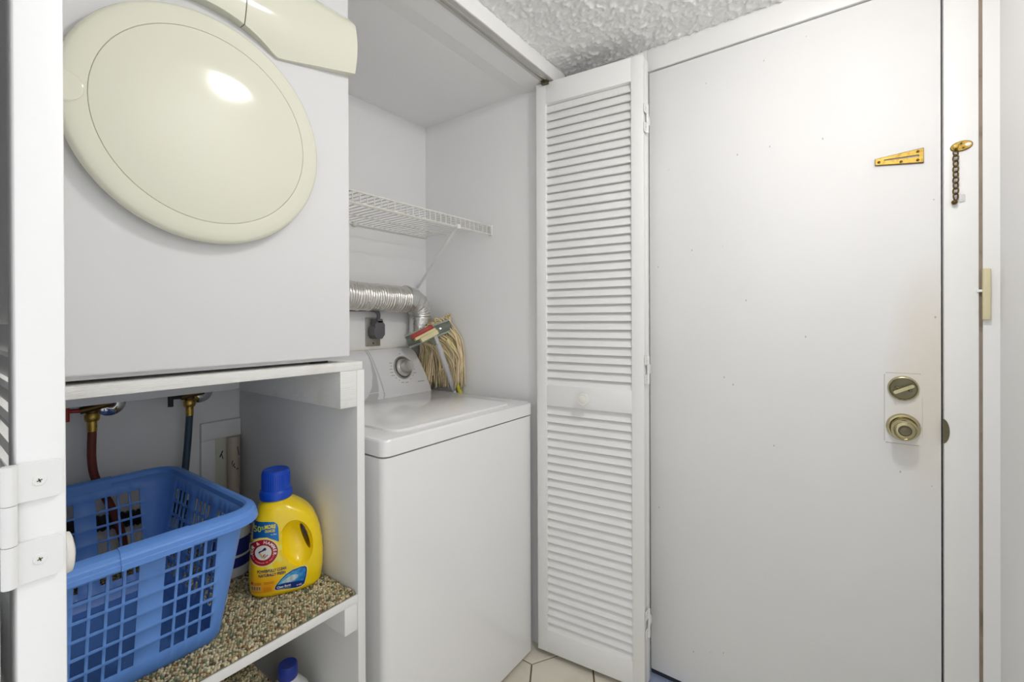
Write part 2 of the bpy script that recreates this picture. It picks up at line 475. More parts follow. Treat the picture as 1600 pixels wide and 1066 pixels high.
# deadbolt
mt = XM(-0.1125, 1.042)
db = lathe('deadbolt', [(0.0315, 0), (0.0315, 0.004), (0.0295, 0.0085), (0.0275, 0.0095)], 'antique', dr, 40, mt)
lathe('dish', [(0.0276, 0.0094), (0.0262, 0.0078), (0.0, 0.0065)], 'antique_d', db, 40, mt)  # darker metal paints in the shade of the hollow, against the bright rim
bm = new_bm(); add_prism(bm, rrect(-0.0225, 0.0225, -0.0042, 0.0042, 0.004, 4), 0.006, 0.023, mt @ Matrix.Rotation(math.radians(28), 4, 'Z') @ SWAP)
finish(bm, 'thumb_turn', 'antique', db)
for dx_, dz_ in ((-0.013, 0.0035), (0.013, -0.0035)):
    lathe('screw', [(0.0042, 0.0065), (0.0042, 0.008), (0.003, 0.0085), (0, 0.0078)], 'antique_d', db, 14, mt @ Matrix.Translation((dx_, dz_, 0)))
# knob
mt = XM(-0.1125, 0.943)
kb = lathe('door_knob', [(0.0345, 0), (0.0345, 0.004), (0.032, 0.010), (0.028, 0.011), (0.024, 0.007), (0.012, 0.008), (0.0115, 0.022), (0.017, 0.026),
                         (0.0255, 0.034), (0.0262, 0.042), (0.0235, 0.050), (0.0215, 0.0515), (0.0205, 0.0505), (0.0155, 0.0525), (0.0135, 0.0525)], 'antique', dr, 44, mt)
lathe('push_button', [(0.0135, 0.0525), (0.0122, 0.0512), (0.0105, 0.0512), (0.0098, 0.0545), (0, 0.055)], 'antique_d', kb, 28, mt)
# chain keeper plate: tapered with a slot
bm = new_bm()
o_ = [(-0.046, -0.006), (0.045, -0.0165), (0.0465, -0.0155), (0.0465, 0.0165), (0.045, 0.0175), (-0.046, 0.0095), (-0.047, 0.0085), (-0.047, -0.005)]
i_ = [(-0.028, 0.0015), (0.0375, -0.0022), (0.0390, -0.0012), (0.0390, 0.0028), (0.0375, 0.0038), (-0.028, 0.0050), (-0.030, 0.0042), (-0.030, 0.0022)]
mtk = XM(-0.105, 1.6275)
T0 = [bm.verts.new(mtk @ Vector((x, z, 0.0055))) for x, z in o_]; T1 = [bm.verts.new(mtk @ Vector((x, z, 0.0055))) for x, z in i_]
B0 = [bm.verts.new(mtk @ Vector((x * 1.01, z * 1.04, 0.0))) for x, z in o_]; B1 = [bm.verts.new(mtk @ Vector((x, z, 0.0))) for x, z in i_]
for k in range(8):
    k2 = (k + 1) % 8
    bm.faces.new((T0[k], T0[k2], T1[k2], T1[k])); bm.faces.new((T0[k], B0[k], B0[k2], T0[k2])); bm.faces.new((T1[k], T1[k2], B1[k2], B1[k]))
kp = finish(bm, 'chain_keeper', 'brass', dr, angle=20)
bm = new_bm()
E0 = [bm.verts.new(mtk @ Vector((x * 1.025, z * 1.10, 0.0042))) for x, z in o_]; E1 = [bm.verts.new(mtk @ Vector((x * 0.99, z * 0.97, 0.0042))) for x, z in o_]; E2 = [bm.verts.new(mtk @ Vector((x * 1.03, z * 1.12, 0.0))) for x, z in o_]
for k in range(8):
    k2 = (k + 1) % 8; bm.faces.new((E0[k], E0[k2], E1[k2], E1[k])); bm.faces.new((E0[k], E2[k], E2[k2], E0[k2]))
finish(bm, 'keeper_edge', 'brassdark', kp, angle=20)
for x, z in ((-0.040, 0.0), (0.036, 0.0115), (0.036, -0.010), (0.004, -0.0075)):
    lathe('screw', [(0.0032, 0.005), (0.0032, 0.0066), (0.002, 0.0072), (0, 0.0068)], 'brassdark', kp, 12, mtk @ Matrix.Translation((x, z, 0)))

# door chain on the frame
XC = XD - 0.006
dc = empty('door_chain', (XC, -0.219, 1.634)); tag(dc, 'tarnished brass security chain hanging from oval plate on door frame', 'door chain')
bm = new_bm()
mtp = XM(-0.2195, 1.634, XC) @ Matrix.Rotation(math.radians(8), 4, 'Z')
prof = [(0.0185 * math.cos(t), 0.0105 * math.sin(t)) for t in np.linspace(0, 2 * math.pi, 29)[:-1]]
add_prism(bm, prof, 0, 0.004, mtp @ SWAP)
pl = child_at(finish(bm, 'oval_plate', 'brass', angle=30), dc)
bm = new_bm(); add_prism(bm, [(x * 1.08, z * 1.14) for x, z in prof], 0, 0.0026, mtp @ SWAP)
child_at(finish(bm, 'plate_edge', 'brassdark', angle=30), dc)
child_at(lathe('slot', [(0.0055, 0.004), (0.0055, 0.0046), (0, 0.0046)], 'trim', None, 16, mtp @ Matrix.Translation((0.011, 0.0, 0)) @ Matrix.Scale(0.7, 4, (0, 1, 0))), dc)
for x, z in ((0.0, 0.006), (0.002, -0.0055)):
    child_at(lathe('screw', [(0.0022, 0.004), (0.0022, 0.0052), (0, 0.0056)], 'brassdark', None, 10, mtp @ Matrix.Translation((x, z, 0))), dc)
child_at(lathe('rivet', [(0.0052, 0.003), (0.0052, 0.010), (0.004, 0.0125), (0, 0.013)], 'brass', None, 18, mtp @ Matrix.Translation((-0.011, 0, 0))), dc)
lz = 1.625
lm = None
for k in range(9):
    bm = new_bm()
    tilt = math.radians(32 if k % 2 == 0 else -32)
    pts = []
    for t in np.linspace(0, 2 * math.pi, 17)[:-1]:
        u, v = 0.0052 * math.cos(t), 0.0085 * math.sin(t)
        pts.append((XC - 0.009 + u * math.sin(tilt), -0.2085 - u * math.cos(tilt), lz - 0.0072 - k * 0.0131 + v))
    add_tube(bm, pts, 0.0016, 7, closed=True)
    child_at(finish(bm, 'chain_link', 'brassdark'), dc)
child_at(lathe('slide_button', [(0, -0.004), (0.0045, -0.003), (0.0058, 0.0), (0.0052, 0.005), (0.0025, 0.007), (0, 0.0075)], 'brassdark', None, 16,
               XM(-0.2065, 1.500, XC - 0.006)), dc)
bm = new_bm(); add_prism(bm, rrect(-0.0055, 0.0055, -0.0085, 0.0085, 0.0015, 2), 0, 0.0025, XM(-0.2205, 1.509, XC) @ SWAP)
child_at(finish(bm, 'catch_plate', 'chrome', angle=20), dc)

# alarm contact on the frame edge
ds = empty('door_sensor', (XD - 0.002, -0.262, 1.277)); tag(ds, 'yellowed plastic alarm contact stuck to the wall beside the door frame', 'door sensor')
child_at(box('sensor_case', XD - 0.014, XD - 0.002, -0.2685, -0.2545, 1.2165, 1.337, 'cream_y', bev=0.0025, seg=3), ds)
child_at(box('tab', XD - 0.010, XD - 0.004, -0.2550, -0.2450, 1.282, 1.288, 'trim', bev=0.001), ds)


# ------------------------------------------------------------------ louvred bifold doors
PW, PT, PZ0, PZ1 = 0.387, 0.028, 0.020, 2.076
PITCHS = 0.0291


def slat_mesh():
    bm = new_bm()
    x0, x1 = 0.036, PW - 0.036
    # section (y,z): bottom edge to the front
    a = (0.0035, 0.0); d = (0.0155, 0.0325)
    L = math.hypot(*d); ux, uz = d[0] / L, d[1] / L; t = 0.0052
    sec = [(a[0], a[1]), (a[0] + t * uz * 0.9, a[1] - t * ux * 0.9), (a[0] + d[0] + t * uz, a[1] + d[1] - t * ux), (a[0] + d[0], a[1] + d[1])]
    A = [bm.verts.new((x0, y, z)) for y, z in sec]; B = [bm.verts.new((x1, y, z)) for y, z in sec]
    bm.faces.new(A); bm.faces.new(B[::-1])
    for k in range(4): bm.faces.new((A[k], A[(k + 1) % 4], B[(k + 1) % 4], B[k]))
    bmesh.ops.recalc_face_normals(bm, faces=bm.faces[:])
    me = bpy.data.meshes.new('slat'); bm.to_mesh(me); bm.free(); me.materials.append(M['louver'])
    return me


SLAT = slat_mesh()


def frame_mesh():
    bm = new_bm()
    add_box(bm, 0, 0.0395, 0, PT, PZ0, PZ1, 0.0022)
    add_box(bm, PW - 0.0395, PW, 0, PT, PZ0, PZ1, 0.0022)
    for z0, z1 in ((PZ0, 0.099), (0.912, 0.987), (1.999, PZ1)):
        add_box(bm, 0.0385, PW - 0.0385, 0.0006, PT - 0.0006, z0, z1, 0.001)
    me = bpy.data.meshes.new('louver_panel'); bmesh.ops.recalc_face_normals(bm, faces=bm.faces[:]); bm.to_mesh(me); bm.free()
    for p in me.polygons: p.use_smooth = True
    me.set_sharp_from_angle(angle=math.radians(35)); me.materials.append(M['louver'])
    return me


FRAME = frame_mesh()


def louver_panel(parent, origin, ang):
    o = bpy.data.objects.new('louver_panel', FRAME); COL.objects.link(o); o.parent = parent
    o.location = (origin[0] - parent.location.x, origin[1] - parent.location.y, 0); o.rotation_euler = (0, 0, ang)
    for z0, z1, n in ((0.0985, 0.912, 28), (0.9865, 1.999, 35)):
        p = (z1 - z0) / n
        for k in range(n):
            sl = bpy.data.objects.new('slat', SLAT); COL.objects.link(sl); sl.parent = o; sl.location = (0, 0, z0 + k * p - 0.001)
            if k == n - 1: sl.scale = (1, 1, 0.9)
    return o


def panel_knob(panel, x, z):
    mt = Matrix.Translation((x, 0, z)) @ Matrix.Rotation(math.radians(90), 4, 'X')   # local +z -> -y
    return lathe('knob', [(0.010, -0.001), (0.010, 0.010), (0.013, 0.016), (0.0205, 0.021), (0.0225, 0.026), (0.021, 0.031), (0.0165, 0.0325), (0.015, 0.0315), (0.009, 0.034), (0, 0.0345)],
                 'knobw', panel, 32, mt)


def panel_hinge(parent, xg, xr, y, zc, lead_right):
    """non-mortise hinge on the panel edges. xg: centre of the gap, tabs reach out to xr on the leading panel"""
    sgn = 1 if xr > xg else -1
    h = empty('hinge', (xg - parent.location.x, y - parent.location.y, zc), 0, parent)
    bm = new_bm()
    for z0, z1 in ((0.0175, 0.0465), (-0.0445, -0.0135)):
        poly = rrect(0.0, abs(xr - xg), z0, z1, 0.004, 3)
        add_prism(bm, [(sgn * x, z) for x, z in poly], -0.0028, 0.0)
        add_tube(bm, [(0, -0.003, z0), (0, -0.003, z1)], 0.0046, 14)
    finish(bm, 'outer_leaf', 'hinge', h)
    bm = new_bm()
    add_tube(bm, [(0, -0.003, -0.0130), (0, -0.003, 0.0170)], 0.0044, 14)
    add_prism(bm, [(-sgn * x, z) for x, z in rrect(0.0, 0.026, -0.0125, 0.0165, 0.004, 3)], -0.0028, 0.0)
    finish(bm, 'inner_leaf', 'hinge', h)
    for z in (0.032, -0.029):
        mt = Matrix.Translation((sgn * abs(xr - xg) * 0.55, -0.0028, z)) @ Matrix.Rotation(math.radians(90), 4, 'X')
        bm = new_bm(); add_lathe(bm, [(0.0042, 0), (0.0038, 0.0007), (0, 0.0009)], 18, mt)
        sc = finish(bm, 'screw', 'hinge', h)
        bm = new_bm()
        for a_ in (20, 110):
            add_box(bm, -0.0016, 0.0016, -0.0004, 0.0004, 0.0008, 0.0011, mtx=mt @ Matrix.Rotation(math.radians(a_), 4, 'Z'))
        finish(bm, 'slot_shade', 'antique_d', h, smooth=False)  # raised dark cross, painted in for the shade of the screw recess
    return h


# right-hand pair, folded against the entry door
bf = empty('bifold_door', (1.42, 0.72, 0)); tag(bf, 'white louvered bifold door with round knob folded open against entry door', 'bifold door')
A_, B_ = Vector((1.396, 0.916)), Vector((1.436, 0.531))
ang = math.atan2(B_.y - A_.y, B_.x - A_.x)
lead = louver_panel(bf, A_, ang)
panel_knob(lead, 0.188, 0.950)
nrm = Vector((-math.sin(ang), math.cos(ang)))
# jamb panel, back to back with the first
J0 = B_ + nrm * (PT + 0.003)
ang2 = math.atan2(0.915 - J0.y, 1.4665 - J0.x)
jp = louver_panel(bf, Vector((J0.x + PT, J0.y)), ang2)
for zc in (1.874, 1.055, 0.226): panel_hinge(bf, B_.x + PT + 0.0015, B_.x + 0.004, 0.530, zc, False)

# left-hand pair, its folded edges close to the camera
bl = empty('bifold_door', (0.07, 0.72, 0)); tag(bl, 'white louvered bifold door seen edge on, painted hinge beside the dryer', 'bifold door')
lead2 = louver_panel(bl, Vector((0.0830, 0.508)), math.atan2(1, 0.012))
panel_knob(lead2, 0.188, 0.966)
louver_panel(bl, Vector((0.0470, 0.508)), math.atan2(1, -0.045))
for zc in (1.874, 1.0655, 0.226): panel_hinge(bl, 0.0513, 0.0803, 0.508, zc, True)

# track in the header
tr = empty('bifold_track', (0.70, 0.872, 2.083)); tag(tr, 'thin aluminium bifold track along the closet header underside', 'door track')
for nm, y0, y1, z0, z1, mm in (('track_web', 0.856, 0.890, 2.0815, 2.0835, 'track'), ('track_flange', 0.8505, 0.8675, 2.0785, 2.0830, 'track'),
                               ('track_flange', 0.8795, 0.8905, 2.0785, 2.0830, 'track'), ('track_lip', 0.8665, 0.8695, 2.0765, 2.0830, 'track'), ('track_lip', 0.8830, 0.8845, 2.0778, 2.0830, 'track')):
    child_at(box(nm, XL, 1.495, y0, y1, z0, z1, mm), tr)
child_at(box('pivot_bracket', 1.385, 1.405, 0.864, 0.888, 2.066, 2.080, 'antique_d', bev=0.002), tr)


# ------------------------------------------------------------------ dryer stand
YP = 0.930
stand = empty('dryer_stand', (0.33, 1.2, 0)); tag(stand, 'white painted plywood stand holding the dryer, with a shelf below', 'stand')
X0s, X1s = -0.03, 0.668
child_at(box('top_board', X0s, 0.663, YP, YB - 0.003, 1.1045, 1.124, 'ply', bev=0.0012), stand)
child_at(box('side_panel', 0.6475, X1s, YP, YB - 0.003, 0.0, 1.1043, 'ply_flat', bev=0.001), stand)
child_at(box('side_panel', X0s, X0s + 0.019, YP, YB - 0.003, 0.0, 1.1043, 'ply_flat', bev=0.001), stand)
child_at(box('shelf_board', X0s + 0.019, 0.6475, YP + 0.001, YB - 0.003, 0.5575, 0.5755, 'ply_flat', bev=0.001), stand)
child_at(box('base_board', X0s + 0.019, 0.6475, YP + 0.004, YB - 0.003, 0.07, 0.09, 'ply_flat', bev=0.001), stand)
child_at(box('cleat', 0.6045, 0.6475, YP + 0.001, YB - 0.02, 1.019, 1.1043, 'ply', bev=0.001), stand)
child_at(box('cleat', X0s + 0.019, X0s + 0.06, YP + 0.001, YB - 0.02, 1.019, 1.1043, 'ply', bev=0.001), stand)
child_at(box('cleat', X0s + 0.06, 0.6045, 1.440, 1.459, 1.0225, 1.1043, 'ply_flat', bev=0.001), stand)
child_at(box('cleat', 0.6140, 0.6475, YP + 0.003, YB - 0.02, 0.4925, 0.5575, 'ply_flat', bev=0.001), stand)
child_at(box('cleat', X0s + 0.019, X0s + 0.055, YP + 0.003, YB - 0.02, 0.4925, 0.5575, 'ply_flat', bev=0.001), stand)

# carpet on the shelf: berber loops
ICO_V, ICO_F = None, None
bm = new_bm(); bmesh.ops.create_icosphere(bm, subdivisions=1, radius=1); bm.verts.ensure_lookup_table()
ICO_V = np.array([v.co[:] for v in bm.verts]); ICO_F = np.array([[v.index for v in f.verts] for f in bm.faces]); bm.free()
PAL = np.array([rgb(226, 214, 180), rgb(205, 190, 150), rgb(188, 170, 128), rgb(150, 150, 118), rgb(120, 132, 104), rgb(158, 118, 82), rgb(104, 92, 68), rgb(214, 204, 170)])
PP = np.array([0.22, 0.2, 0.16, 0.12, 0.1, 0.07, 0.05, 0.08])


def loops(name, pts, nrm_scale, m, parent):
    n = len(pts); nv = len(ICO_V)
    sx = RNG.uniform(0.0030, 0.0044, n); sy = RNG.uniform(0.0026, 0.0036, n); sz = RNG.uniform(0.0030, 0.0046, n) * nrm_scale
    an = RNG.uniform(0, math.pi, n)
    V = ICO_V[None] * np.stack([sx, sy, sz], 1)[:, None, :]
    c, s_ = np.cos(an)[:, None], np.sin(an)[:, None]
    V = np.stack([V[..., 0] * c - V[..., 1] * s_, V[..., 0] * s_ + V[..., 1] * c, V[..., 2]], -1) + pts[:, None, :]
    Fc = (ICO_F[None] + (np.arange(n) * nv)[:, None, None]).reshape(-1, 3)
    ci = RNG.choice(len(PAL), n, p=PP); colr = PAL[ci] * RNG.uniform(0.8, 1.1, (n, 1))
    me = bpy.data.meshes.new(name); V = V.reshape(-1, 3)
    me.vertices.add(len(V)); me.vertices.foreach_set('co', V.astype('f').ravel())
    me.loops.add(Fc.size); me.loops.foreach_set('vertex_index', Fc.astype('i').ravel())
    me.polygons.add(len(Fc)); me.polygons.foreach_set('loop_start', np.arange(0, Fc.size, 3, dtype='i'))
    me.update(calc_edges=True)
    at_ = me.color_attributes.new('Col', 'FLOAT_COLOR', 'POINT')
    cc = np.ones((len(V), 4), 'f'); cc[:, :3] = np.repeat(colr, nv, 0); at_.data.foreach_set('color', cc.ravel())
    o = link(me, name, m, parent, angle=180); o['kind'] = 'stuff'
    return o


cm = empty('carpet_mat', (0.33, 1.2, 0.5755)); tag(cm, 'beige and green berber carpet piece covering the stand shelf', 'carpet')
child_at(box('carpet_backing', X0s + 0.021, 0.645, YP + 0.0045, YB - 0.006, 0.5756, 0.5785, 'carpetback'), cm)
gx, gy = np.meshgrid(np.arange(X0s + 0.025, 0.645, 0.0058), np.arange(YP + 0.007, YB - 0.008, 0.0054))
gx = gx + (np.arange(gx.shape[0]) % 2)[:, None] * 0.0029
pts = np.c_[gx.ravel(), gy.ravel(), np.full(gx.size, 0.5795)]; pts[:, :2] += RNG.normal(0, 0.0009, (len(pts), 2)); pts[:, 2] += RNG.uniform(-0.0008, 0.0012, len(pts))
pts = pts[(pts[:, 0] < 0.644)]
child_at(loops('carpet_pile', pts, 1.0, 'carpet', None), cm)
ZCAR = 0.5828

# crumpled carpet remnant on the lower board
rm = empty('carpet_remnant', (0.518, 1.280, 0.09)); tag(rm, 'folded berber carpet remnant behind the jug under the stand shelf', 'carpet')
RPOLY = [(-0.10, 0.0), (0.10, 0.0), (0.092, 0.06), (0.058, 0.195), (0.016, 0.264), (0.0, 0.260), (-0.06, 0.238), (-0.098, 0.19)]
bm = new_bm(); add_prism(bm, RPOLY, -0.088, 0.088)
finish(bm, 'folded_backing', 'carpetback', rm)
pl_ = []
for k in range(1, len(RPOLY) - 1):
    (xa, za), (xb, zb) = RPOLY[k], RPOLY[k + 1]
    for _ in range(int(math.hypot(xb - xa, zb - za) * 9000)):
        u = random.random(); pl_.append((xa + (xb - xa) * u, random.uniform(-0.088, 0.088), za + (zb - za) * u))
for _ in range(1500):
    z = random.uniform(0.0, 0.262); xr = float(np.interp(z, [0, 0.06, 0.195, 0.264], [0.10, 0.092, 0.058, 0.016])); xl = float(np.interp(z, [0, 0.19, 0.238, 0.26], [-0.10, -0.098, -0.06, 0.0]))
    pl_.append((random.uniform(xl, xr), -0.089, z))
loops('carpet_pile', np.array(pl_), 1.0, 'carpet', rm)

# ------------------------------------------------------------------ dryer
dry = empty('dryer', (0.337, 1.2, 1.124)); tag(dry, 'white front loading dryer with round cream door on plywood stand', 'dryer')
DX0, DX1, DY0, DY1, DZ0, DZ1 = 0.030, 0.632, 0.932, 1.422, 1.1375, 1.985
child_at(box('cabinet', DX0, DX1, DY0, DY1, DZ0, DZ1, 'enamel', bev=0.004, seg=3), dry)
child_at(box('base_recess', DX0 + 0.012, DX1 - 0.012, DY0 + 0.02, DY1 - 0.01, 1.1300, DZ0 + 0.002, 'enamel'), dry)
for x in (DX0 + 0.05, DX1 - 0.05):
    for y in (DY0 + 0.05, DY1 - 0.05):
        child_at(lathe('foot', [(0, 1.1238), (0.02, 1.1238), (0.02, 1.131), (0, 1.131)], 'nearblack', None, 16, Matrix.Translation((x, y, 0))), dry)
# round door; its axis points out of the cabinet (-y)
DCX, DCZ = 0.337, 1.5595
mt = Matrix(((1, 0, 0, DCX), (0, 0, -1, DY0), (0, 1, 0, DCZ), (0, 0, 0, 1)))
child_at(lathe('door_gasket', [(0.190, 0.0), (0.193, 0.006), (0.196, 0.018), (0.190, 0.018)], 'darkgrey', None, 96, mt), dry)
dd = child_at(lathe('door_ring', [(0.1925, 0.008), (0.199, 0.012), (0.2005, 0.020), (0.1985, 0.0265), (0.193, 0.0300), (0.182, 0.0315), (0.1655, 0.0318), (0.1648, 0.0300)], 'cream', None, 128, mt, angle=50), dry)
child_at(lathe('door_disc', [(0.1648, 0.0296), (0.1642, 0.0313), (0.1625, 0.0318), (0.10, 0.0322), (0, 0.0323)], 'cream', None, 128, mt, angle=50), dry)
child_at(lathe('groove', [(0.1660, 0.0285), (0.1635, 0.0285)], 'cream', None, 96, mt), dry)
child_at(lathe('finger_grip', [(0.0215, 0.0300), (0.0212, 0.0322), (0.0195, 0.0326), (0.010, 0.0318), (0, 0.0312)], 'cream', None, 40, mt @ Matrix.Translation((-0.190, 0.0, 0))), dry)
child_at(lathe('grip_groove', [(0.0228, 0.0318), (0.0215, 0.0322)], 'cream', None, 40, mt @ Matrix.Translation((-0.190, 0.0, 0))), dry)


# control fascia: bulged, its lower edge follows the door and then runs out flat
def zlow(x):
    dx = abs(x - DCX)
    if dx < 0.125: return DCZ + math.sqrt(0.228 ** 2 - dx * dx)
    z0 = DCZ + math.sqrt(0.228 ** 2 - 0.125 ** 2)
    return z0 + 0.0375 * (dx - 0.125) / 0.17


def fascia(name, xa, xb, nxs, m, off=0.0):
    ZT = DZ1 + 0.002
    V, Fs = [], []
    nz = 22
    xs_ = np.linspace(xa, xb, nxs)
    for x in xs_:
        zl = zlow(x)
        ex = min(x - DX0, DX1 - x)
        for k in range(nz + 1):
            t = k / nz; z = zl + (ZT - zl) * t
            tt = min(1, max(0, (z - 1.755) / (ZT - 1.755)))
            bul = 0.003 + 0.027 * math.sin(math.pi * min(1, tt * 1.15 + 0.05)) ** 0.9 if tt < 0.8 else 0.003 + 0.027 * math.sin(math.pi * min(1, tt * 1.15 + 0.05)) ** 0.9
            if tt > 0.62: bul -= (tt - 0.62) * 0.16
            V.append((x, DY0 - bul - off, z))
    n0 = len(V)
    for i in range(nxs - 1):
        for k in range(nz):
            a = i * (nz + 1) + k; Fs.append((a, a + nz + 1, a + nz + 2, a + 1))
    # close: lower lip and ends back to the cabinet
    def skirt(idx):
        base = len(V)
        for j in idx: V.append((V[j][0], DY0 + 0.03, V[j][2]))
        for q_ in range(len(idx) - 1): Fs.append((idx[q_], idx[q_ + 1], base + q_ + 1, base + q_))
    skirt([i * (nz + 1) for i in range(nxs)])
    skirt(list(range(0, nz + 1)))
    skirt([(nxs - 1) * (nz + 1) + k for k in range(nz + 1)])
    skirt([i * (nz + 1) + nz for i in range(nxs)])
    me = bpy.data.meshes.new(name); me.from_pydata(V, [], Fs)
    bm = bmesh.new(); bm.from_mesh(me); bpy.data.meshes.remove(me)
    return finish(bm, name, m, angle=40)


child_at(fascia('control_fascia', 0.3975, DX1 + 0.002, 26, 'cream'), dry)
child_at(fascia('drawer_front', DX0 - 0.002, 0.3955, 34, 'cream'), dry)

# ------------------------------------------------------------------ washing machine
wm = empty('washing_machine', (1.063, 1.24, 0)); tag(wm, 'white top loading washing machine with silver dial console', 'washing machine')
WX0, WX1, WY0, WY1 = 0.727, 1.397, 0.936, 1.500
bm = new_bm()
poly = rrect(WX0, WX1, WY0, WY1, 0.022, 6)
add_prism(bm, poly, 0.012, 0.8715)
for v in bm.verts: v.co = Vector((v.co.x, v.co.z, v.co.y))
child_at(finish(bm, 'cabinet', 'enamel_w'), wm)
child_at(box('seam', WX0 + 0.022, WX1 - 0.022, WY0 + 0.022, WY1 - 0.022, 0.870, 0.8775, 'enamel_w'), wm)
for x in (WX0 + 0.05, WX1 - 0.05):
    for y in (WY0 + 0.06, WY1 - 0.06):
        child_at(lathe('foot', [(0, 0.0), (0.022, 0.0), (0.022, 0.013), (0, 0.013)], 'nearblack', None, 16, Matrix.Translation((x, y, 0))), wm)


def slab(name, x0, x1, y0, y1, z0, z1, r, bev, m, seg=4):
    bm = new_bm(); add_prism(bm, rrect(x0, x1, y0, y1, r, 7), z0, z1)
    for v in bm.verts: v.co = Vector((v.co.x, v.co.z, v.co.y))
    es = [e for e in bm.edges if abs(e.verts[0].co.z - z1) < 1e-6 and abs(e.verts[1].co.z - z1) < 1e-6]
    bmesh.ops.bevel(bm, geom=es, offset=bev, segments=seg, profile=0.5, affect='EDGES')
    return finish(bm, name, m, angle=50)


child_at(slab('top_deck', WX0 - 0.001, WX1 + 0.001, WY0 - 0.003, WY1, 0.8765, 0.919, 0.024, 0.008, 'enamel_w'), wm)
child_at(slab('lid', 0.795, 1.325, 0.972, 1.405, 0.917, 0.9255, 0.045, 0.0045, 'enamel_w'), wm)
# console: slanted front, ends taper inwards
CX = 1.062


def con(u, t):
    """u in -1..1 across, t in 0..1 up the front -> point on the console front"""
    hw = 0.332 - 0.064 * t ** 1.6
    edge = max(0, abs(u) - 0.93) / 0.07
    y = 1.446 + 0.050 * t + 0.012 * max(0, t - 0.86) / 0.14 * ((t - 0.86) / 0.14 if t > 0.86 else 0) + 0.018 * edge ** 2
    return Vector((CX + u * hw, y, 0.918 + 0.187 * t - 0.004 * edge))


def con_n():
    return (con(0.1, 0.4) - con(0, 0.4)).cross(con(0, 0.5) - con(0, 0.4)).normalized()


NCON = con_n()   # points to -y, slightly up
bm = new_bm(); nu, nt = 48, 20; grid = []
for i in range(nu + 1):
    grid.append([bm.verts.new(con(-1 + 2 * i / nu, k / nt)) for k in range(nt + 1)])
back = [[bm.verts.new((g[k].co.x, 1.5395, g[k].co.z)) for k in (0, nt)] for g in grid]
for i in range(nu):
    for k in range(nt): bm.faces.new((grid[i][k], grid[i + 1][k], grid[i + 1][k + 1], grid[i][k + 1]))
    bm.faces.new((grid[i][nt], grid[i + 1][nt], back[i + 1][1], back[i][1])); bm.faces.new((back[i][0], back[i + 1][0], grid[i + 1][0], grid[i][0]))
    bm.faces.new((back[i][1], back[i + 1][1], back[i + 1][0], back[i][0]))
for g, bk in ((grid[0], back[0]), (grid[-1], back[-1])):
    bm.faces.new([*g, bk[1], bk[0]])
cons = child_at(finish(bm, 'console', 'cream_y', angle=45), wm)


def con_patch(name, left, right, m, off=0.001, nt=24, t0=0.0, t1=1.0, nu=10):
    """patch on the console front between u=left(t) and u=right(t)"""
    V, Fs = [], []
    for k in range(nt + 1):
        t = t0 + (t1 - t0) * k / nt; l, r = left(t), right(t)
        for i in range(nu + 1): V.append(con(l + (r - l) * i / nu, t) + NCON * off)
    for k in range(nt):
        for i in range(nu):
            a = k * (nu + 1) + i; Fs.append((a, a + 1, a + nu + 2, a + nu + 1))
    return child_at(pydata(name, V, Fs, m, angle=60), wm)


def curve_u(pts):
    P = sorted(pts)
    return lambda t: float(np.interp(t, [p[0] for p in P], [p[1] for p in P]))


sw_l = curve_u([(0, -0.10), (0.08, -0.02), (0.25, 0.055), (0.5, 0.10), (0.75, 0.105), (1, 0.075)])
sw_r = curve_u([(0, 0.10), (0.08, 0.13), (0.25, 0.15), (0.5, 0.155), (0.75, 0.135), (1, 0.098)])
ln = curve_u([(0, 0.19), (0.08, 0.21), (0.25, 0.205), (0.5, 0.185), (0.75, 0.155), (1, 0.118)])
con_patch('side_insert', lambda t: -0.93, lambda t: sw_l(t) + 0.01, 'enamel', 0.0006)
con_patch('swoosh', sw_l, sw_r, 'grey_stripe', 0.0012)
con_patch('fascia_strip', sw_r, ln, 'enamel', 0.0010)
con_patch('seam_line', lambda t: ln(t) - 0.008, lambda t: ln(t) + 0.010, 'grey_stripe', 0.0014)
con_patch('dial_panel', lambda t: ln(t) + 0.008, lambda t: 0.945 - 0.01 * t, 'enamel', 0.0010)
con_patch('crease', lambda t: ln(t) - 0.25, lambda t: 0.95, 'enamel', 0.0030, 1, 0.135, 0.15, 12)
# dial
DU, DT = 0.600, 0.585
dc_ = con(DU, DT)
mtd = axis_mtx(dc_, NCON)
dial = child_at(lathe('dial_ring', [(0.048, 0.001), (0.048, 0.004), (0.0455, 0.007), (0.042, 0.006)], 'silver', None, 48, mtd), wm)
child_at(lathe('dial_gap', [(0.0425, 0.003), (0.036, 0.003)], 'darkgrey', None, 48, mtd), wm)
child_at(lathe('dial_skirt', [(0.0385, 0.002), (0.0380, 0.009), (0.0350, 0.012), (0.0255, 0.0135), (0.0245, 0.0145)], 'silver', None, 48, mtd), wm)
child_at(lathe('dial_knob', [(0.0245, 0.0135), (0.0235, 0.030), (0.0222, 0.044), (0.0195, 0.0475), (0.0165, 0.0468), (0, 0.0472)], 'silver', None, 40, mtd), wm)
# printed cycle words round the dial: short text lines
TXT_CACHE = {}


def text_mesh(body, size=1.0, bold=0.0, align='CENTER'):
    c = bpy.data.curves.new('txt', 'FONT'); c.body = body; c.size = size; c.align_x = align; c.align_y = 'CENTER'; c.offset = bold; c.resolution_u = 3
    o = bpy.data.objects.new('txt', c); COL.objects.link(o)
    dg = bpy.context.evaluated_depsgraph_get()
    me = o.evaluated_get(dg).to_mesh()
    V = np.array([v.co[:] for v in me.vertices]) if len(me.vertices) else np.zeros((0, 3)); Fc = [list(p.vertices) for p in me.polygons]
    o.evaluated_get(dg).to_mesh_clear()
    bpy.data.objects.remove(o); bpy.data.curves.remove(c)
    return V, Fc


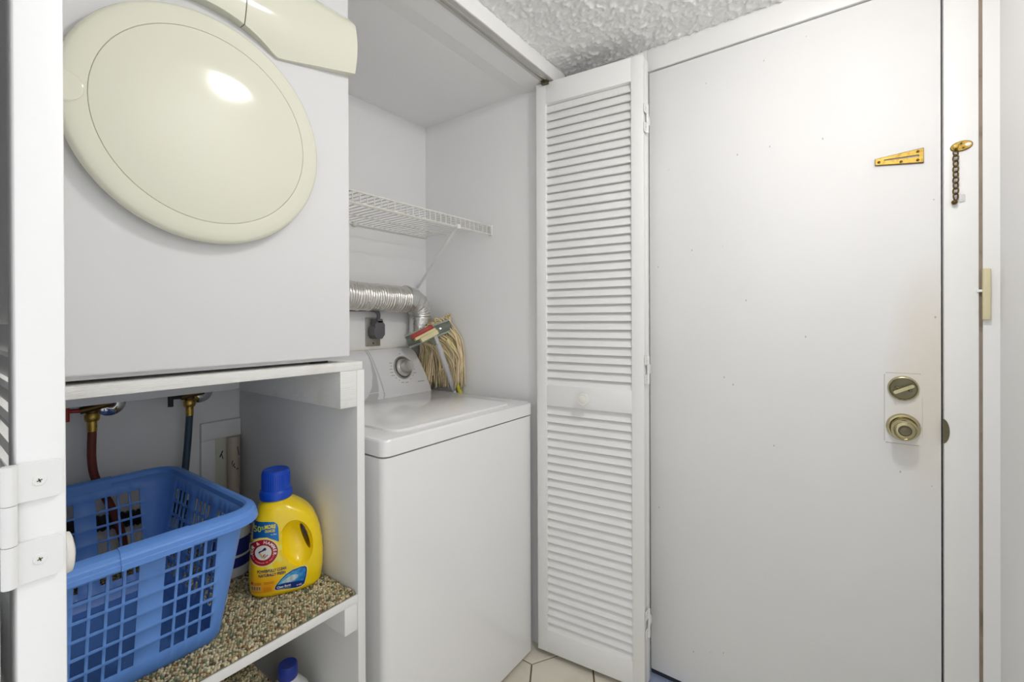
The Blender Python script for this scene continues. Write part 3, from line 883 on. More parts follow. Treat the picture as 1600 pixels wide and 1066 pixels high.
pv, pf = [], []
for ang_, ln_ in ((158, 2), (170, 1), (182, 2), (194, 2), (206, 2.4), (222, 0.8), (240, 0.8), (256, 2), (276, 2.2), (300, 0.8), (320, 0.8), (334, 2.4), (348, 0.8), (95, 0.8)):
    r = 0.056 + 0.003 * ln_
    cxx, cyy = r * math.cos(math.radians(ang_)), r * math.sin(math.radians(ang_))
    w_, h_ = 0.0036 * ln_, 0.0014
    # local frame: x right (u), y up
    base = len(pv)
    ex = Vector((1, 0, 0)); ey = NCON.cross(ex).normalized() * 1
    if ey.z < 0: ey = -ey
    for sx_, sy_ in ((-1, -1), (1, -1), (1, 1), (-1, 1)):
        pv.append(dc_ + ex * (cxx + sx_ * w_) + ey * (cyy + sy_ * h_) + NCON * 0.0017)
    pf.append((base, base + 1, base + 2, base + 3))
for (u_, t_, w_, h_) in ((0.815, 0.245, 0.018, 0.0016),):
    base = len(pv); c0 = con(u_, t_)
    for sx_, sy_ in ((-1, -1), (1, -1), (1, 1), (-1, 1)): pv.append(c0 + Vector((sx_ * w_, 0, 0)) + ey * (sy_ * h_) + NCON * 0.0017)
    pf.append((base, base + 1, base + 2, base + 3))
child_at(pydata('printed_marks', pv, pf, 'grey_line', smooth=False), wm)['kind'] = 'stuff'

# ------------------------------------------------------------------ wire shelf
ws = empty('wire_shelf', (1.05, 1.35, 1.60)); tag(ws, 'white vinyl coated wire shelf mounted above the washing machine', 'shelf')
SX0, SX1, SYF, SYB, SZ = 0.660, 1.437, 1.160, 1.538, 1.600
for nm, y, z, r in (('rail', SYB, SZ - 0.006, 0.0032), ('rail', SYF, SZ, 0.0030), ('rail', SYF + 0.001, SZ - 0.034, 0.0030), ('rail', 1.275, SZ - 0.0045, 0.0028), ('rail', 1.41, SZ - 0.0045, 0.0028)):
    child_at(tube(nm, [(SX0, y, z), (SX1, y, z)], r, 'wire', None, 8), ws)
bm = new_bm(); add_tube(bm, [(0, SYB, 0), (0, SYF + 0.004, 0), (0, SYF, -0.004), (0, SYF, -0.034)], 0.0017, 6)
cw = finish(bm, 'cross_wire', 'wire'); wmesh = cw.data; bpy.data.objects.remove(cw)
k = 0
x = SX1 - 0.004
while x > SX0:
    o = bpy.data.objects.new('cross_wire', wmesh); COL.objects.link(o); o.parent = ws; o.location = (x - 1.05, -1.35, 0); x -= 0.0255
# end cap / side clip on the wall
child_at(box('end_clip', 1.432, 1.4405, SYF - 0.004, SYF + 0.008, SZ - 0.038, SZ + 0.005, 'wire', bev=0.001), ws)
child_at(box('wall_clip', 1.055, 1.07, SYB - 0.004, YB + 0.001, SZ - 0.014, SZ + 0.004, 'wire', bev=0.001), ws)
# diagonal brace
bm = new_bm()
p0, p1 = Vector((1.243, SYF + 0.004, SZ - 0.030)), Vector((1.384, YB - 0.002, 1.362))
d = (p1 - p0).normalized(); mtb = axis_mtx(p0, d, (1, 0, 0)); Lb = (p1 - p0).length
add_box(bm, -0.007, 0.007, -0.0018, 0.0018, 0, Lb, 0.0008, 1, mtb)
add_box(bm, 1.236, 1.252, SYF - 0.004, SYF + 0.012, SZ - 0.040, SZ - 0.024, 0.002)
child_at(finish(bm, 'brace', 'trim'), ws)

# ------------------------------------------------------------------ foil duct
du = empty('dryer_duct', (1.0, 1.487, 1.31)); tag(du, 'silver foil dryer vent duct along the back wall above the washer', 'duct')
bm = new_bm(); pts, rr = [], []
n = 420
for i in range(n + 1):
    x = 0.40 + (1.272 - 0.40) * i / n
    sag = 0.006 * math.sin((x - 0.6) * 5)
    pts.append((x, 1.4855, 1.309 + sag + 0.001 * math.sin(x * 90))); ph = (x * 92) % 1
    rr.append(0.0525 + 0.0018 * math.sin(2 * math.pi * ph) + 0.0008 * math.sin(x * 220))
add_tube(bm, pts, rr, 40)
child_at(finish(bm, 'flexible_duct', 'foil', angle=80), du)
bm = new_bm(); pts, rr = [], []
c0 = (1.268, 1.238)
for i in range(61):
    a = math.pi / 2 - (math.pi / 2) * i / 60
    pts.append((c0[0] + 0.085 * math.cos(a), 1.4865, c0[1] + 0.073 * math.sin(a))); rr.append(0.0535 + (0.0035 if i % 15 < 2 else 0) - 0.005 * i / 60 + 0.0006 * math.sin(i))
add_tube(bm, pts, rr, 36); child_at(finish(bm, 'elbow', 'foil_s', angle=40), du)
bm = new_bm(); pts, rr = [], []
for i in range(70):
    z = 1.240 - 0.0095 * i
    if z < 1.12: break
    pts.append((1.353, 1.4865, z)); rr.append(0.0470 + 0.002 * (i % 2))
add_tube(bm, pts, rr, 32); child_at(finish(bm, 'lower_duct', 'foil_s', angle=80), du)
child_at(tube('vent_pipe', [(1.414, 1.520, 1.16), (1.414, 1.520, 0.60)], 0.016, 'foil_s', None, 20), du)

# ------------------------------------------------------------------ outlet and plug
wo = empty('wall_outlet', (1.149, YB, 1.176)); tag(wo, 'grey steel wall outlet plate behind the washer console', 'outlet')
child_at(box('cover_plate', 1.114, 1.184, YB - 0.005, YB + 0.001, 1.118, 1.233, 'steel', bev=0.002), wo)
child_at(lathe('receptacle', [(0.026, 0), (0.026, 0.004), (0, 0.004)], 'darkgrey', None, 24, Matrix(((1, 0, 0, 1.149), (0, 0, -1, YB - 0.005), (0, 1, 0, 1.176), (0, 0, 0, 1)))), wo)
child_at(lathe('screw', [(0.004, 0), (0.003, 0.0015), (0, 0.002)], 'antique_d', None, 12, Matrix(((1, 0, 0, 1.149), (0, 0, -1, YB - 0.005), (0, 1, 0, 1.130), (0, 0, 0, 1)))), wo)
pg = empty('power_plug', (1.149, 1.53, 1.19)); tag(pg, 'dark grey dryer plug with cord pushed into the wall outlet', 'plug')
bm = new_bm()
mtq = Matrix(((1, 0, 0, 1.151), (0, 1, 0, 1.535), (0, 0, 1, 1.182), (0, 0, 0, 1)))
oct_ = [(-0.027, -0.018), (-0.014, -0.034), (0.014, -0.034), (0.027, -0.018), (0.027, 0.012), (0.018, 0.020), (0.015, 0.046), (-0.015, 0.046), (-0.018, 0.020), (-0.027, 0.012)]
add_prism(bm, oct_, -0.036, 0.0, mtq)
es = [e for e in bm.edges if all(abs(v.co.y - 1.499) < 1e-5 for v in e.verts)]
bmesh.ops.bevel(bm, geom=es, offset=0.006, segments=2, profile=0.5, affect='EDGES')
child_at(finish(bm, 'plug_body', 'plug'), pg)
child_at(tube('cord', spline([(1.152, 1.512, 1.222), (1.152, 1.510, 1.245), (1.142, 1.512, 1.258), (1.115, 1.522, 1.264), (1.06, 1.535, 1.264), (0.95, 1.536, 1.264), (0.80, 1.536, 1.262)], 8), 0.0075, 'plug', None, 12), pg)
child_at(box('cord_clamp', 1.140, 1.164, 1.499, 1.530, 1.212, 1.220, 'nearblack', bev=0.001), pg)

# ------------------------------------------------------------------ mops
XM_ = 1.419
sm = empty('string_mop', (XM_, 1.30, 0.60)); tag(sm, 'cotton string mop with grey clamp leaning head up in the corner', 'mop')
ca, cb = Vector((1.255, 1.462, 1.131)), Vector((1.414, 1.370, 1.196))
cd = (cb - ca).normalized(); clen = (cb - ca).length
cn = Vector((-0.60, -0.75, 0.25)); cn = (cn - cd * cn.dot(cd)).normalized(); cu = cn.cross(cd).normalized()
if cu.z < 0: cu = -cu
ca = ca + cn * 0.014; cb = cb + cn * 0.014
mtc = Matrix(((cd.x, cn.x, cu.x, ca.x), (cd.y, cn.y, cu.y, ca.y), (cd.z, cn.z, cu.z, ca.z), (0, 0, 0, 1)))
bm = new_bm()
for i in range(2):      # two bowed wings
    x0_, x1_ = (0.0, 0.085) if i == 0 else (0.105, clen)
    V = []
    for a in range(9):
        for b in range(7):
            uu = x0_ + (x1_ - x0_) * a / 8; vv = -0.030 + 0.060 * b / 6
            edge = 1.0 - 0.35 * (abs((uu - clen / 2) / (clen / 2)) ** 4)
            V.append(bm.verts.new(mtc @ Vector((uu, 0.012 - 0.016 * (vv / 0.026) ** 2, vv * edge))))
    for a in range(8):
        for b in range(6): bm.faces.new((V[a * 7 + b], V[a * 7 + 7 + b], V[a * 7 + 8 + b], V[a * 7 + b + 1]))
r_ = bmesh.ops.solidify(bm, geom=bm.faces[:], thickness=0.004)
add_tube(bm, [mtc @ Vector((0.0, 0, -0.026)), mtc @ Vector((clen, 0, -0.022))], 0.005, 10)
add_tube(bm, [mtc @ Vector((0.0, 0, 0.024)), mtc @ Vector((clen, 0, 0.024))], 0.005, 10)
add_tube(bm, [mtc @ Vector((clen * 0.5, 0.004, 0.02)), mtc @ Vector((clen * 0.56, 0.004, -0.05))], 0.017, 14)
cl = child_at(finish(bm, 'clamp', 'mopgrey'), sm)
for t in (0.045, clen - 0.05):
    child_at(lathe('rivet', [(0.006, 0), (0.005, 0.003), (0, 0.004)], 'chrome', None, 14, mtc @ Matrix.Translation((t, 0.012, 0)) @ Matrix.Rotation(math.radians(-90), 4, 'X')), sm)
# cream wing screw
w0 = Vector((1.378, 1.355, 1.140)); w1 = Vector((1.402, 1.342, 1.105))
child_at(box('wing_screw', -0.010, 0.010, -0.006, 0.006, 0, (w1 - w0).length, 'creamfoam', bev=0.002, mtx=axis_mtx(w0, w1 - w0, (1, 0, 0))), sm)
p_top = Vector((XM_ - 0.004, 1.432, 1.150)); p_bot = Vector((XM_ + 0.003, 1.322, 0.92)); dirp = (p_bot - p_top) / (p_bot.z - p_top.z) * -1
p_end = Vector((XM_ + 0.002, p_bot.y - 0.11 * 2.0, p_bot.z - 0.46))
child_at(tube('pole', [p_top, p_bot, p_end], 0.0095, 'poleyellow', None, 14), sm)
child_at(tube('wire_bail', spline([(1.40, 1.40, 1.165), (1.424, 1.375, 1.10), (1.428, 1.335, 0.99), (1.428, 1.314, 0.915)], 6), 0.0022, 'steel', None, 6), sm)
# yarn strands, hung from the clamp and draped behind it to the wall
V, Fs, Cc = [], [], []
NS = 330
for sI in range(NS):
    f = random.random()
    root = ca.lerp(cb, 0.22 + 0.78 * f) - cn * random.uniform(0.030, 0.046) + cu * random.uniform(-0.01, 0.02)
    hump = Vector((min(1.432, root.x + random.uniform(-0.004, 0.014)), root.y + random.uniform(-0.010, 0.012), root.z + random.uniform(0.006, 0.052) * (0.4 + 0.6 * f)))
    tgt_y = 1.300 + 0.225 * random.random() ** 0.9
    endz = random.uniform(0.93, 1.00) if tgt_y < 1.42 else random.uniform(0.925, 0.99)
    xw = 1.432 - random.random() * (0.028 if tgt_y < 1.44 else 0.06)
    midp = Vector(((hump.x + xw * 2) / 3, (hump.y + tgt_y * 2) / 3, hump.z - 0.055))
    m2 = Vector((xw, tgt_y, midp.z - 0.08)); endp = Vector((min(1.433, xw + random.uniform(-0.012, 0.012)), tgt_y + random.uniform(-0.012, 0.02), endz))
    P = spline([root, hump, midp, m2, endp], 5)
    wob = random.random() * 6
    P = [p + Vector((min(0, 0), 0.0035 * math.sin(i * 0.9 + wob), 0.0)) + Vector((-0.0025 * (1 + math.sin(i * 1.1 + wob)), 0, 0)) for i, p in enumerate(P)]
    for p in P:
        p.x = min(p.x, 1.4365); p.y = min(p.y, 1.54)
    b2 = bmesh.new(); add_tube(b2, P, [0.0030] * len(P), 6); b2.verts.ensure_lookup_table(); b2.verts.index_update()
    base = len(V); V += [v.co[:] for v in b2.verts]; Fs += [[base + v.index for v in fc.verts] for fc in b2.faces]
    sh = random.uniform(0.75, 1.1); cc = np.array(rgb(240, 226, 190)) * sh; cc = cc * (1, random.uniform(0.9, 1.0), random.uniform(0.75, 1.0))
    Cc += [tuple(cc)] * (len(V) - base); b2.free()
yn = child_at(pydata('yarn', V, Fs, 'yarn', angle=180, col=np.array(Cc)), sm); yn['kind'] = 'stuff'

sp = empty('sponge_mop', (XM_, 1.35, 0.60)); tag(sp, 'sponge mop with red and cream head and pale metal pole behind washer', 'mop')
h0, h1 = Vector((1.238, 1.401, 1.143)), Vector((1.312, 1.363, 1.184))
hd = (h1 - h0).normalized(); hn = Vector((-0.6, -0.78, 0.1)); hn = (hn - hd * hn.dot(hd)).normalized(); hu = hn.cross(hd)
if hu.z < 0: hu = -hu
mth = Matrix(((hd.x, hn.x, hu.x, h0.x), (hd.y, hn.y, hu.y, h0.y), (hd.z, hn.z, hu.z, h0.z), (0, 0, 0, 1)))
hl = (h1 - h0).length
bm = new_bm(); add_box(bm, -0.004, hl, -0.012, 0.014, 0.002, 0.022, 0.004, 2, mth); child_at(finish(bm, 'scrub_strip', 'redplastic'), sp)
bm = new_bm(); add_box(bm, 0.004, hl + 0.004, -0.010, 0.018, -0.008, 0.004, 0.001, 1, mth); add_box(bm, 0.022, hl + 0.006, -0.012, 0.024, -0.026, -0.006, 0.002, 1, mth)
child_at(finish(bm, 'head_block', 'creamfoam'), sp)
q0 = mth @ Vector((hl * 0.90, 0.012, -0.024)); q1 = Vector((XM_ + 0.001, 1.352, 0.918))
q2 = Vector((XM_ + 0.001, 1.352 - 0.30, 0.48))
child_at(tube('ferrule', [q0, q0.lerp(q1, 0.18)], 0.0088, 'chrome', None, 16), sp)
child_at(tube('pole', [q0.lerp(q1, 0.14), q1, q2], 0.0108, 'polewhite', None, 16), sp)

# ------------------------------------------------------------------ water valves and hoses, drain box
def valve(name, label, x, z, hm, handle_m, hose_pts, hname, hlabel):
    v = empty(name, (x, 1.49, z)); tag(v, label, 'valve')
    mv = Matrix.Translation((x, 0, 0))
    child_at(lathe('coupling_nut', [(0.0, z - 0.052), (0.0125, z - 0.052), (0.0148, z - 0.047), (0.0148, z - 0.038), (0.0125, z - 0.032), (0.0, z - 0.032)], 'brass', None, 20, Matrix.Translation((x, 1.488, 0))), v)
    bm = new_bm(); add_tube(bm, [(x, 1.488, z - 0.031), (x, 1.488, z + 0.02)], 0.013, 14); add_tube(bm, [(x + 0.02, 1.488, z - 0.014), (x + 0.045, 1.540, z - 0.020)], 0.010, 14)
    add_tube(bm, [(x - 0.024, 1.476, z - 0.022), (x + 0.03, 1.476, z - 0.012)], 0.0085, 12)
    child_at(finish(bm, 'valve_body', 'brassdark'), v)
    bm = new_bm(); add_tube(bm, [(x - 0.018, 1.476, z - 0.022), (x - 0.046, 1.476, z - 0.020)], 0.005, 10); add_tube(bm, [(x - 0.048, 1.476, z + 0.0), (x - 0.048, 1.476, z - 0.044)], 0.0065, 10)
    child_at(finish(bm, 'handle', handle_m), v)
    child_at(lathe('escutcheon', [(0.034, 0), (0.032, 0.006), (0.018, 0.012), (0.012, 0.012)], 'chrome', None, 28,
                   Matrix(((1, 0, 0, x + 0.045), (0, 0, -1, YB - 0.001), (0, 1, 0, z - 0.020), (0, 0, 0, 1)))), v)
    h = empty(hname, hose_pts[0]); tag(h, hlabel, 'hose')
    child_at(lathe('ferrule', [(0, 0.0), (0.0095, 0.0), (0.0095, -0.026), (0, -0.026)], 'brass', None, 18, Matrix.Translation((x, 1.488, z - 0.051))), h)
    child_at(tube('hose_tube', spline(hose_pts, 8), 0.0088, hm, None, 14), h)
    return v


valve('hot_water_valve', 'brass hot water valve with chrome escutcheon above the red hose', 0.289, 1.030, 'redrubber', 'redplastic',
      [(0.289, 1.488, 0.958), (0.288, 1.488, 0.885), (0.296, 1.488, 0.83), (0.325, 1.482, 0.75), (0.345, 1.484, 0.67), (0.35, 1.486, 0.60)],
      'red_hose', 'dull red rubber water hose hanging behind the laundry basket')
valve('cold_water_valve', 'brass cold water valve with black handle above the blue hose', 0.494, 1.034, 'bluerubber', 'nearblack',
      [(0.494, 1.488, 0.962), (0.489, 1.488, 0.88), (0.480, 1.482, 0.80), (0.474, 1.484, 0.72), (0.470, 1.486, 0.60)],
      'blue_hose', 'dark blue rubber water hose hanging behind the laundry basket')
dh = empty('drain_hose', (0.25, 1.49, 0.70)); tag(dh, 'black drain hose lying across the wall behind the laundry basket', 'hose')
bm = new_bm(); P = spline([(0.02, 1.52, 0.715), (0.15, 1.52, 0.728), (0.28, 1.52, 0.715), (0.40, 1.52, 0.700), (0.50, 1.52, 0.69)], 40)
add_tube(bm, P, [0.019 + 0.002 * math.sin(i * 1.6) for i in range(len(P))], 14); child_at(finish(bm, 'corrugated_tube', 'blackrubber'), dh)

ob = empty('outlet_box', (0.60, YB, 0.80)); tag(ob, 'white framed drain box recess with pipe in the wall behind the stand', 'outlet box')
FX0, FX1, FZ0, FZ1, fw, fd = 0.5375, 0.6465, 0.60, 0.918, 0.037, 0.014
child_at(box('frame', FX0, FX1, YB - fd, YB + 0.0005, FZ1 - 0.052, FZ1, 'trim', bev=0.002), ob)
child_at(box('frame', FX0, FX0 + fw, YB - fd, YB + 0.0005, FZ0, FZ1 - 0.052, 'trim', bev=0.002), ob)
child_at(box('frame', FX0, FX1, YB - fd, YB + 0.0005, FZ0, FZ0 + 0.03, 'trim', bev=0.002), ob)
child_at(box('recess_back', FX0 + fw - 0.002, FX1, YB - 0.0015, YB + 0.0005, FZ0 + 0.03, FZ1 - 0.05, 'cream'), ob)
child_at(tube('standpipe', [(0.622, YB - 0.018, FZ0 + 0.0), (0.622, YB - 0.018, FZ1 - 0.053)], 0.016, 'pvc', None, 20), ob)
bm = new_bm()
for (x_, z_, w_, h_, a_) in ((0.595, 0.815, 0.0016, 0.010, 25), (0.598, 0.806, 0.001, 0.008, -15), (0.617, 0.782, 0.0012, 0.005, 40), (0.620, 0.774, 0.0012, 0.004, -30), (0.613, 0.790, 0.0009, 0.006, 10), (0.630, 0.822, 0.0008, 0.014, -8), (0.627, 0.768, 0.0014, 0.003, 70)):
    yy = YB - 0.0018 if x_ < 0.606 else YB - 0.0335
    add_box(bm, -w_, w_, -0.0004, 0.0004, -h_, h_, mtx=Matrix.Translation((x_, yy, z_)) @ Matrix.Rotation(math.radians(a_), 4, 'Y'))
child_at(finish(bm, 'scuff_marks', 'nearblack', smooth=False), ob)['kind'] = 'stuff'

# ------------------------------------------------------------------ laundry basket
BC = Vector((0.262, 1.187)); BH = 0.268
bk = empty('laundry_basket', (BC.x, BC.y, ZCAR), math.radians(1.0)); tag(bk, 'blue plastic laundry basket with square lattice holes on carpeted shelf', 'laundry basket')
TX, TY, BX, BY = 0.164, 0.224, 0.124, 0.174     # inner half sizes, top and bottom
CR = 0.045
ZR = BH - 0.012


def build_side(n_win, L):
    """returns list of (s0,s1,open) along 0..L"""
    hole, bar = (0.0175, 0.0042)
    wl = 4 * hole + 3 * bar
    g = (L - n_win * wl) / (n_win + 1)
    if n_win == 2: g_in = 0.037; g = (L - 2 * wl - g_in) / 2; gaps = [g, g_in, g]
    else: gaps = [g * 0.8, g * 1.2, g * 1.2, g * 0.8]
    out, s_ = [], 0
    for w in range(n_win):
        out.append((s_, s_ + gaps[w], False)); s_ += gaps[w]
        for k_ in range(4):
            out.append((s_, s_ + hole, True)); s_ += hole
            if k_ < 3: out.append((s_, s_ + bar, False)); s_ += bar
    out.append((s_, L, False)); return out


# perimeter stations at mid height, then mapped to each level by fraction
per = []    # (side, frac or corner angle, open_after)
LX, LY = 2 * (TX - CR), 2 * (TY - CR)


def perim():
    st_ = []
    sides = [('f', build_side(2, LX), LX), ('r', build_side(3, LY), LY), ('b', build_side(2, LX), LX), ('l', build_side(3, LY), LY)]
    for nm, segs, L in sides:
        for s0, s1, op in segs: st_.append((nm, s0 / L, op))
        for k_ in range(6): st_.append((nm + 'c', k_ / 6, False))
    return st_


STN = perim()


def pos(stn, f):
    hx = BX + (TX - BX) * f; hy = BY + (TY - BY) * f
    nm, t, _ = stn; CR = 0.020 + 0.025 * f; ax, ay = hx - CR, hy - CR; kx = ax if t == 0 else LX / 2; ky = ay if t == 0 else LY / 2
    kx = kx if nm in 'fb' else ax; ky = ky if nm in 'rl' else ay
    if nm == 'f': return Vector((-kx + 2 * kx * t, -hy, 0))
    if nm == 'r': return Vector((hx, -ky + 2 * ky * t, 0))
    if nm == 'b': return Vector((kx - 2 * kx * t, hy, 0))
    if nm == 'l': return Vector((-hx, ky - 2 * ky * t, 0))
    a0, c = {'fc': (-90, (ax, -ay)), 'rc': (0, (ax, ay)), 'bc': (90, (-ax, ay)), 'lc': (180, (-ax, -ay))}[nm]
    a = math.radians(a0 + 90 * t); return Vector((c[0] + CR * math.cos(a), c[1] + CR * math.sin(a), 0))


# rows
rows = [(0.0, 0.012, False), (0.012, 0.038, False)]
zz = 0.038
for k_ in range(6):
    rows.append((zz, zz + 0.0270, True)); zz += 0.0270
    if k_ < 5: rows.append((zz, zz + 0.0050, False)); zz += 0.0050
rows.append((zz, ZR, False))
bm = new_bm()
levels = [r0 for r0, _, _ in rows] + [ZR]
ringv = []
for z in levels:
    f = z / ZR; shr = 0.006 * max(0, 1 - z / 0.012)
    ring = []
    for stn in STN:
        p = pos(stn, f); p.z = z
        if shr: p.xy = p.xy * (1 - shr / 0.15)
        ring.append(bm.verts.new(p))
    ringv.append(ring)
nS = len(STN)
for i, (z0, z1, op) in enumerate(rows):
    for j in range(nS):
        if op and STN[j][2]: continue
        j2 = (j + 1) % nS
        bm.faces.new((ringv[i][j], ringv[i][j2], ringv[i + 1][j2], ringv[i + 1][j]))
bm.faces.new(ringv[0][::-1])
bmesh.ops.recalc_face_normals(bm, faces=bm.faces[:])
me = bpy.data.meshes.new('basket_body'); bm.to_mesh(me); bm.free()
bo = link(me, 'basket_body', 'blue', bk, angle=30)
md = bo.modifiers.new('thick', 'SOLIDIFY'); md.thickness = 0.0036; md.offset = 0


def rim(name, stations, prof, m, closed=True):
    """sweep prof (outward, z) along the top perimeter"""
    bm = new_bm(); rings = []
    n = len(stations)
    P = [pos(s_, 1.0) for s_ in stations]
    for i in range(n):
        t = (P[(i + 1) % n] - P[i - 1]) if closed else (P[min(i + 1, n - 1)] - P[max(0, i - 1)])
        t.normalize(); o_ = Vector((t.y, -t.x, 0))
        rings.append([bm.verts.new(P[i] + o_ * a + Vector((0, 0, ZR + z))) for a, z in prof])
    for i in range(n if closed else n - 1):
        a, b = rings[i], rings[(i + 1) % n]
        for k_ in range(len(prof)):
            k2 = (k_ + 1) % len(prof); bm.faces.new((a[k_], a[k2], b[k2], b[k_]))
    if not closed: bm.faces.new(rings[0]); bm.faces.new(rings[-1][::-1])
    return finish(bm, name, m, bk, angle=30)


rim('rim', STN, [(-0.003, -0.012), (-0.0015, 0.0075), (0.003, 0.0115), (0.011, 0.0105), (0.0175, 0.006), (0.0190, 0.001), (0.0195, -0.0005), (0.0212, -0.0025), (0.0218, -0.0085), (0.0232, -0.0100), (0.0236, -0.0170), (0.0205, -0.0170), (0.0160, -0.002), (0.006, 0.007), (0.0015, 0.0065), (0.000, -0.012)], 'blue')
hp = [(-0.004, -0.012), (-0.0028, 0.0085), (0.003, 0.0130), (0.012, 0.0118), (0.0190, 0.007), (0.0205, 0.002), (0.0212, 0.0005), (0.0230, -0.0015), (0.0236, -0.0085), (0.0250, -0.0100), (0.0254, -0.0190), (0.0215, -0.0190), (0.0160, -0.002), (0.006, 0.0065), (0.0, -0.012)]
for nm in ('f', 'b'):
    rim('grip', [(nm, t, False) for t in np.linspace(0.29, 0.71, 6)], hp, 'blue', closed=False)

# ------------------------------------------------------------------ detergent bottle
DB = empty('detergent_bottle', (0.565, 1.098, ZCAR - 0.001), math.radians(-27)); tag(DB, 'yellow detergent bottle with blue cap and red round logo on carpeted shelf', 'bottle')
PRF = [  # z, left, right, depth (half)
    (0.000, -0.066, 0.064, 0.040), (0.004, -0.073, 0.071, 0.046), (0.012, -0.0775, 0.0765, 0.050), (0.040, -0.0795, 0.0805, 0.0515), (0.075, -0.0785, 0.0815, 0.0515),
    (0.105, -0.0765, 0.0795, 0.051), (0.130, -0.0740, 0.0750, 0.0505), (0.150, -0.0715, 0.0695, 0.050), (0.170, -0.0680, 0.0610, 0.049), (0.185, -0.0645, 0.0500, 0.047),
    (0.197, -0.0610, 0.0370, 0.044), (0.207, -0.0570, 0.0235, 0.039), (0.2135, -0.0530, 0.0120, 0.033), (0.218, -0.0500, 0.0060, 0.028), (0.226, -0.0490, 0.0050, 0.027)]
Pz = [p[0] for p in PRF]


def prf(z):
    return (np.interp(z, Pz, [p[1] for p in PRF]), np.interp(z, Pz, [p[2] for p in PRF]), np.interp(z, Pz, [p[3] for p in PRF]))


NEXP = 3.0


def bottle_front(x, z):
    l, r, d = prf(z); c = (l + r) / 2; w = (r - l) / 2
    k_ = min(1, abs((x - c) / w)); return -d * (1 - k_ ** NEXP) ** (1 / NEXP)


bm = new_bm(); rings = []
zs = np.concatenate([[0, 0.002, 0.004, 0.008], np.linspace(0.012, 0.226, 44)])
for z in zs:
    l, r, d = prf(z); c = (l + r) / 2; w = (r - l) / 2; ring = []
    ne = NEXP if z < 0.19 else NEXP - (NEXP - 2) * min(1, (z - 0.19) / 0.028)
    for k_ in range(72):
        a = 2 * math.pi * k_ / 72; ca_, sa_ = math.cos(a), math.sin(a)
        ring.append(bm.verts.new((c + w * math.copysign(abs(ca_) ** (2 / ne), ca_), d * math.copysign(abs(sa_) ** (2 / ne), sa_), z)))
    rings.append(ring)
for a, b in zip(rings[:-1], rings[1:]):
    for k_ in range(72): bm.faces.new((a[k_], a[(k_ + 1) % 72], b[(k_ + 1) % 72], b[k_]))
bm.faces.new(rings[0][::-1]); bm.faces.new(rings[-1])
bod = finish(bm, 'bottle_body', 'yellow', DB, angle=60)


def cutter(name, mtx, sx, sy, sz, sub=4):
    bm = new_bm(); bmesh.ops.create_icosphere(bm, subdivisions=sub, radius=1)
    for v in bm.verts: v.co = mtx @ Vector((v.co.x * sx, v.co.y * sy, v.co.z * sz))
    return finish(bm, name, 'yellow', DB, angle=180)


# grip: a scooped hollow on both broad faces and a slot through beside the handle
cuts = []
for sg in (-1, 1):
    cuts.append(cutter('cut', Matrix.Translation((0.0230, sg * 0.060, 0.117)) @ Matrix.Rotation(math.radians(-14), 4, 'Y'), 0.0360, 0.0400, 0.058))
cuts.append(cutter('cut', Matrix.Translation((0.0400, 0, 0.124)) @ Matrix.Rotation(math.radians(-17), 4, 'Y'), 0.0062, 0.09, 0.036))
for c_ in cuts:
    md = bod.modifiers.new('cut', 'BOOLEAN'); md.operation = 'DIFFERENCE'; md.object = c_; md.solver = 'EXACT'
bpy.context.view_layer.update()
dg = bpy.context.evaluated_depsgraph_get()
nm_ = bpy.data.meshes.new_from_object(bod.evaluated_get(dg))
bod.modifiers.clear(); bod.data = nm_
for p in nm_.polygons: p.use_smooth = True
nm_.set_sharp_from_angle(angle=math.radians(48))
for c_ in cuts: bpy.data.objects.remove(c_)
# cap: ring and fluted cap
cxc = -0.022
mtc_ = Matrix.Translation((cxc, 0, 0))
cap = lathe('cap', [(0.030, 0.216), (0.0345, 0.217), (0.0355, 0.221), (0.0355, 0.232), (0.0335, 0.2365), (0.0305, 0.239), (0.0300, 0.276), (0.0290, 0.281), (0.0265, 0.2835), (0.0245, 0.2825), (0, 0.2825)], 'capblue', DB, 56, mtc_, angle=30)
ribm = None
for k_ in range(40):
    a = 2 * math.pi * k_ / 40
    if ribm is None:
        bm = new_bm(); add_box(bm, 0.0292, 0.0309, -0.0009, 0.0009, 0.241, 0.275, 0.0004, 1)
        o = finish(bm, 'rib', 'capblue', cap); ribm = o.data
    else:
        o = bpy.data.objects.new('rib', ribm); COL.objects.link(o); o.parent = cap
    o.location = (cxc, 0, 0); o.rotation_euler = (0, 0, a)
# --- printed label, laid on the curved face
OFFN = [0.0004]


def on_face(x, z, lift):
    dydx = (bottle_front(x + 0.0005, z) - bottle_front(x - 0.0005, z)) / 0.001
    k_ = min(4.0, math.sqrt(1 + dydx * dydx)); nx_ = max(-1.5, min(1.5, dydx))
    return (x + lift * nx_ / k_, bottle_front(x, z) - lift * (0.5 + 0.5 * k_), z)


def lab_poly(name, pts, colr, lift, parent):
    """flat print polygon, triangulated on a fine grid so that it follows the face"""
    bm = new_bm(); vs = [bm.verts.new((x, 0, z)) for x, z in pts]; f = bm.faces.new(vs)
    bmesh.ops.triangulate(bm, faces=[f])
    for _ in range(2):
        es = [e for e in bm.edges if e.calc_length() > 0.006]
        if es: bmesh.ops.subdivide_edges(bm, edges=es, cuts=1)
        bmesh.ops.triangulate(bm, faces=bm.faces[:])
    bm.verts.index_update()
    V = [on_face(v.co.x, v.co.z, lift) for v in bm.verts]; Fs = [[v.index for v in f.verts] for f in bm.faces]; bm.free()
    cl_ = np.array([colr(v[0], v[2]) for v in V]) if callable(colr) else np.tile(np.array(colr), (len(V), 1))
    return pydata(name, V, Fs, 'label', parent, smooth=False, col=cl_)


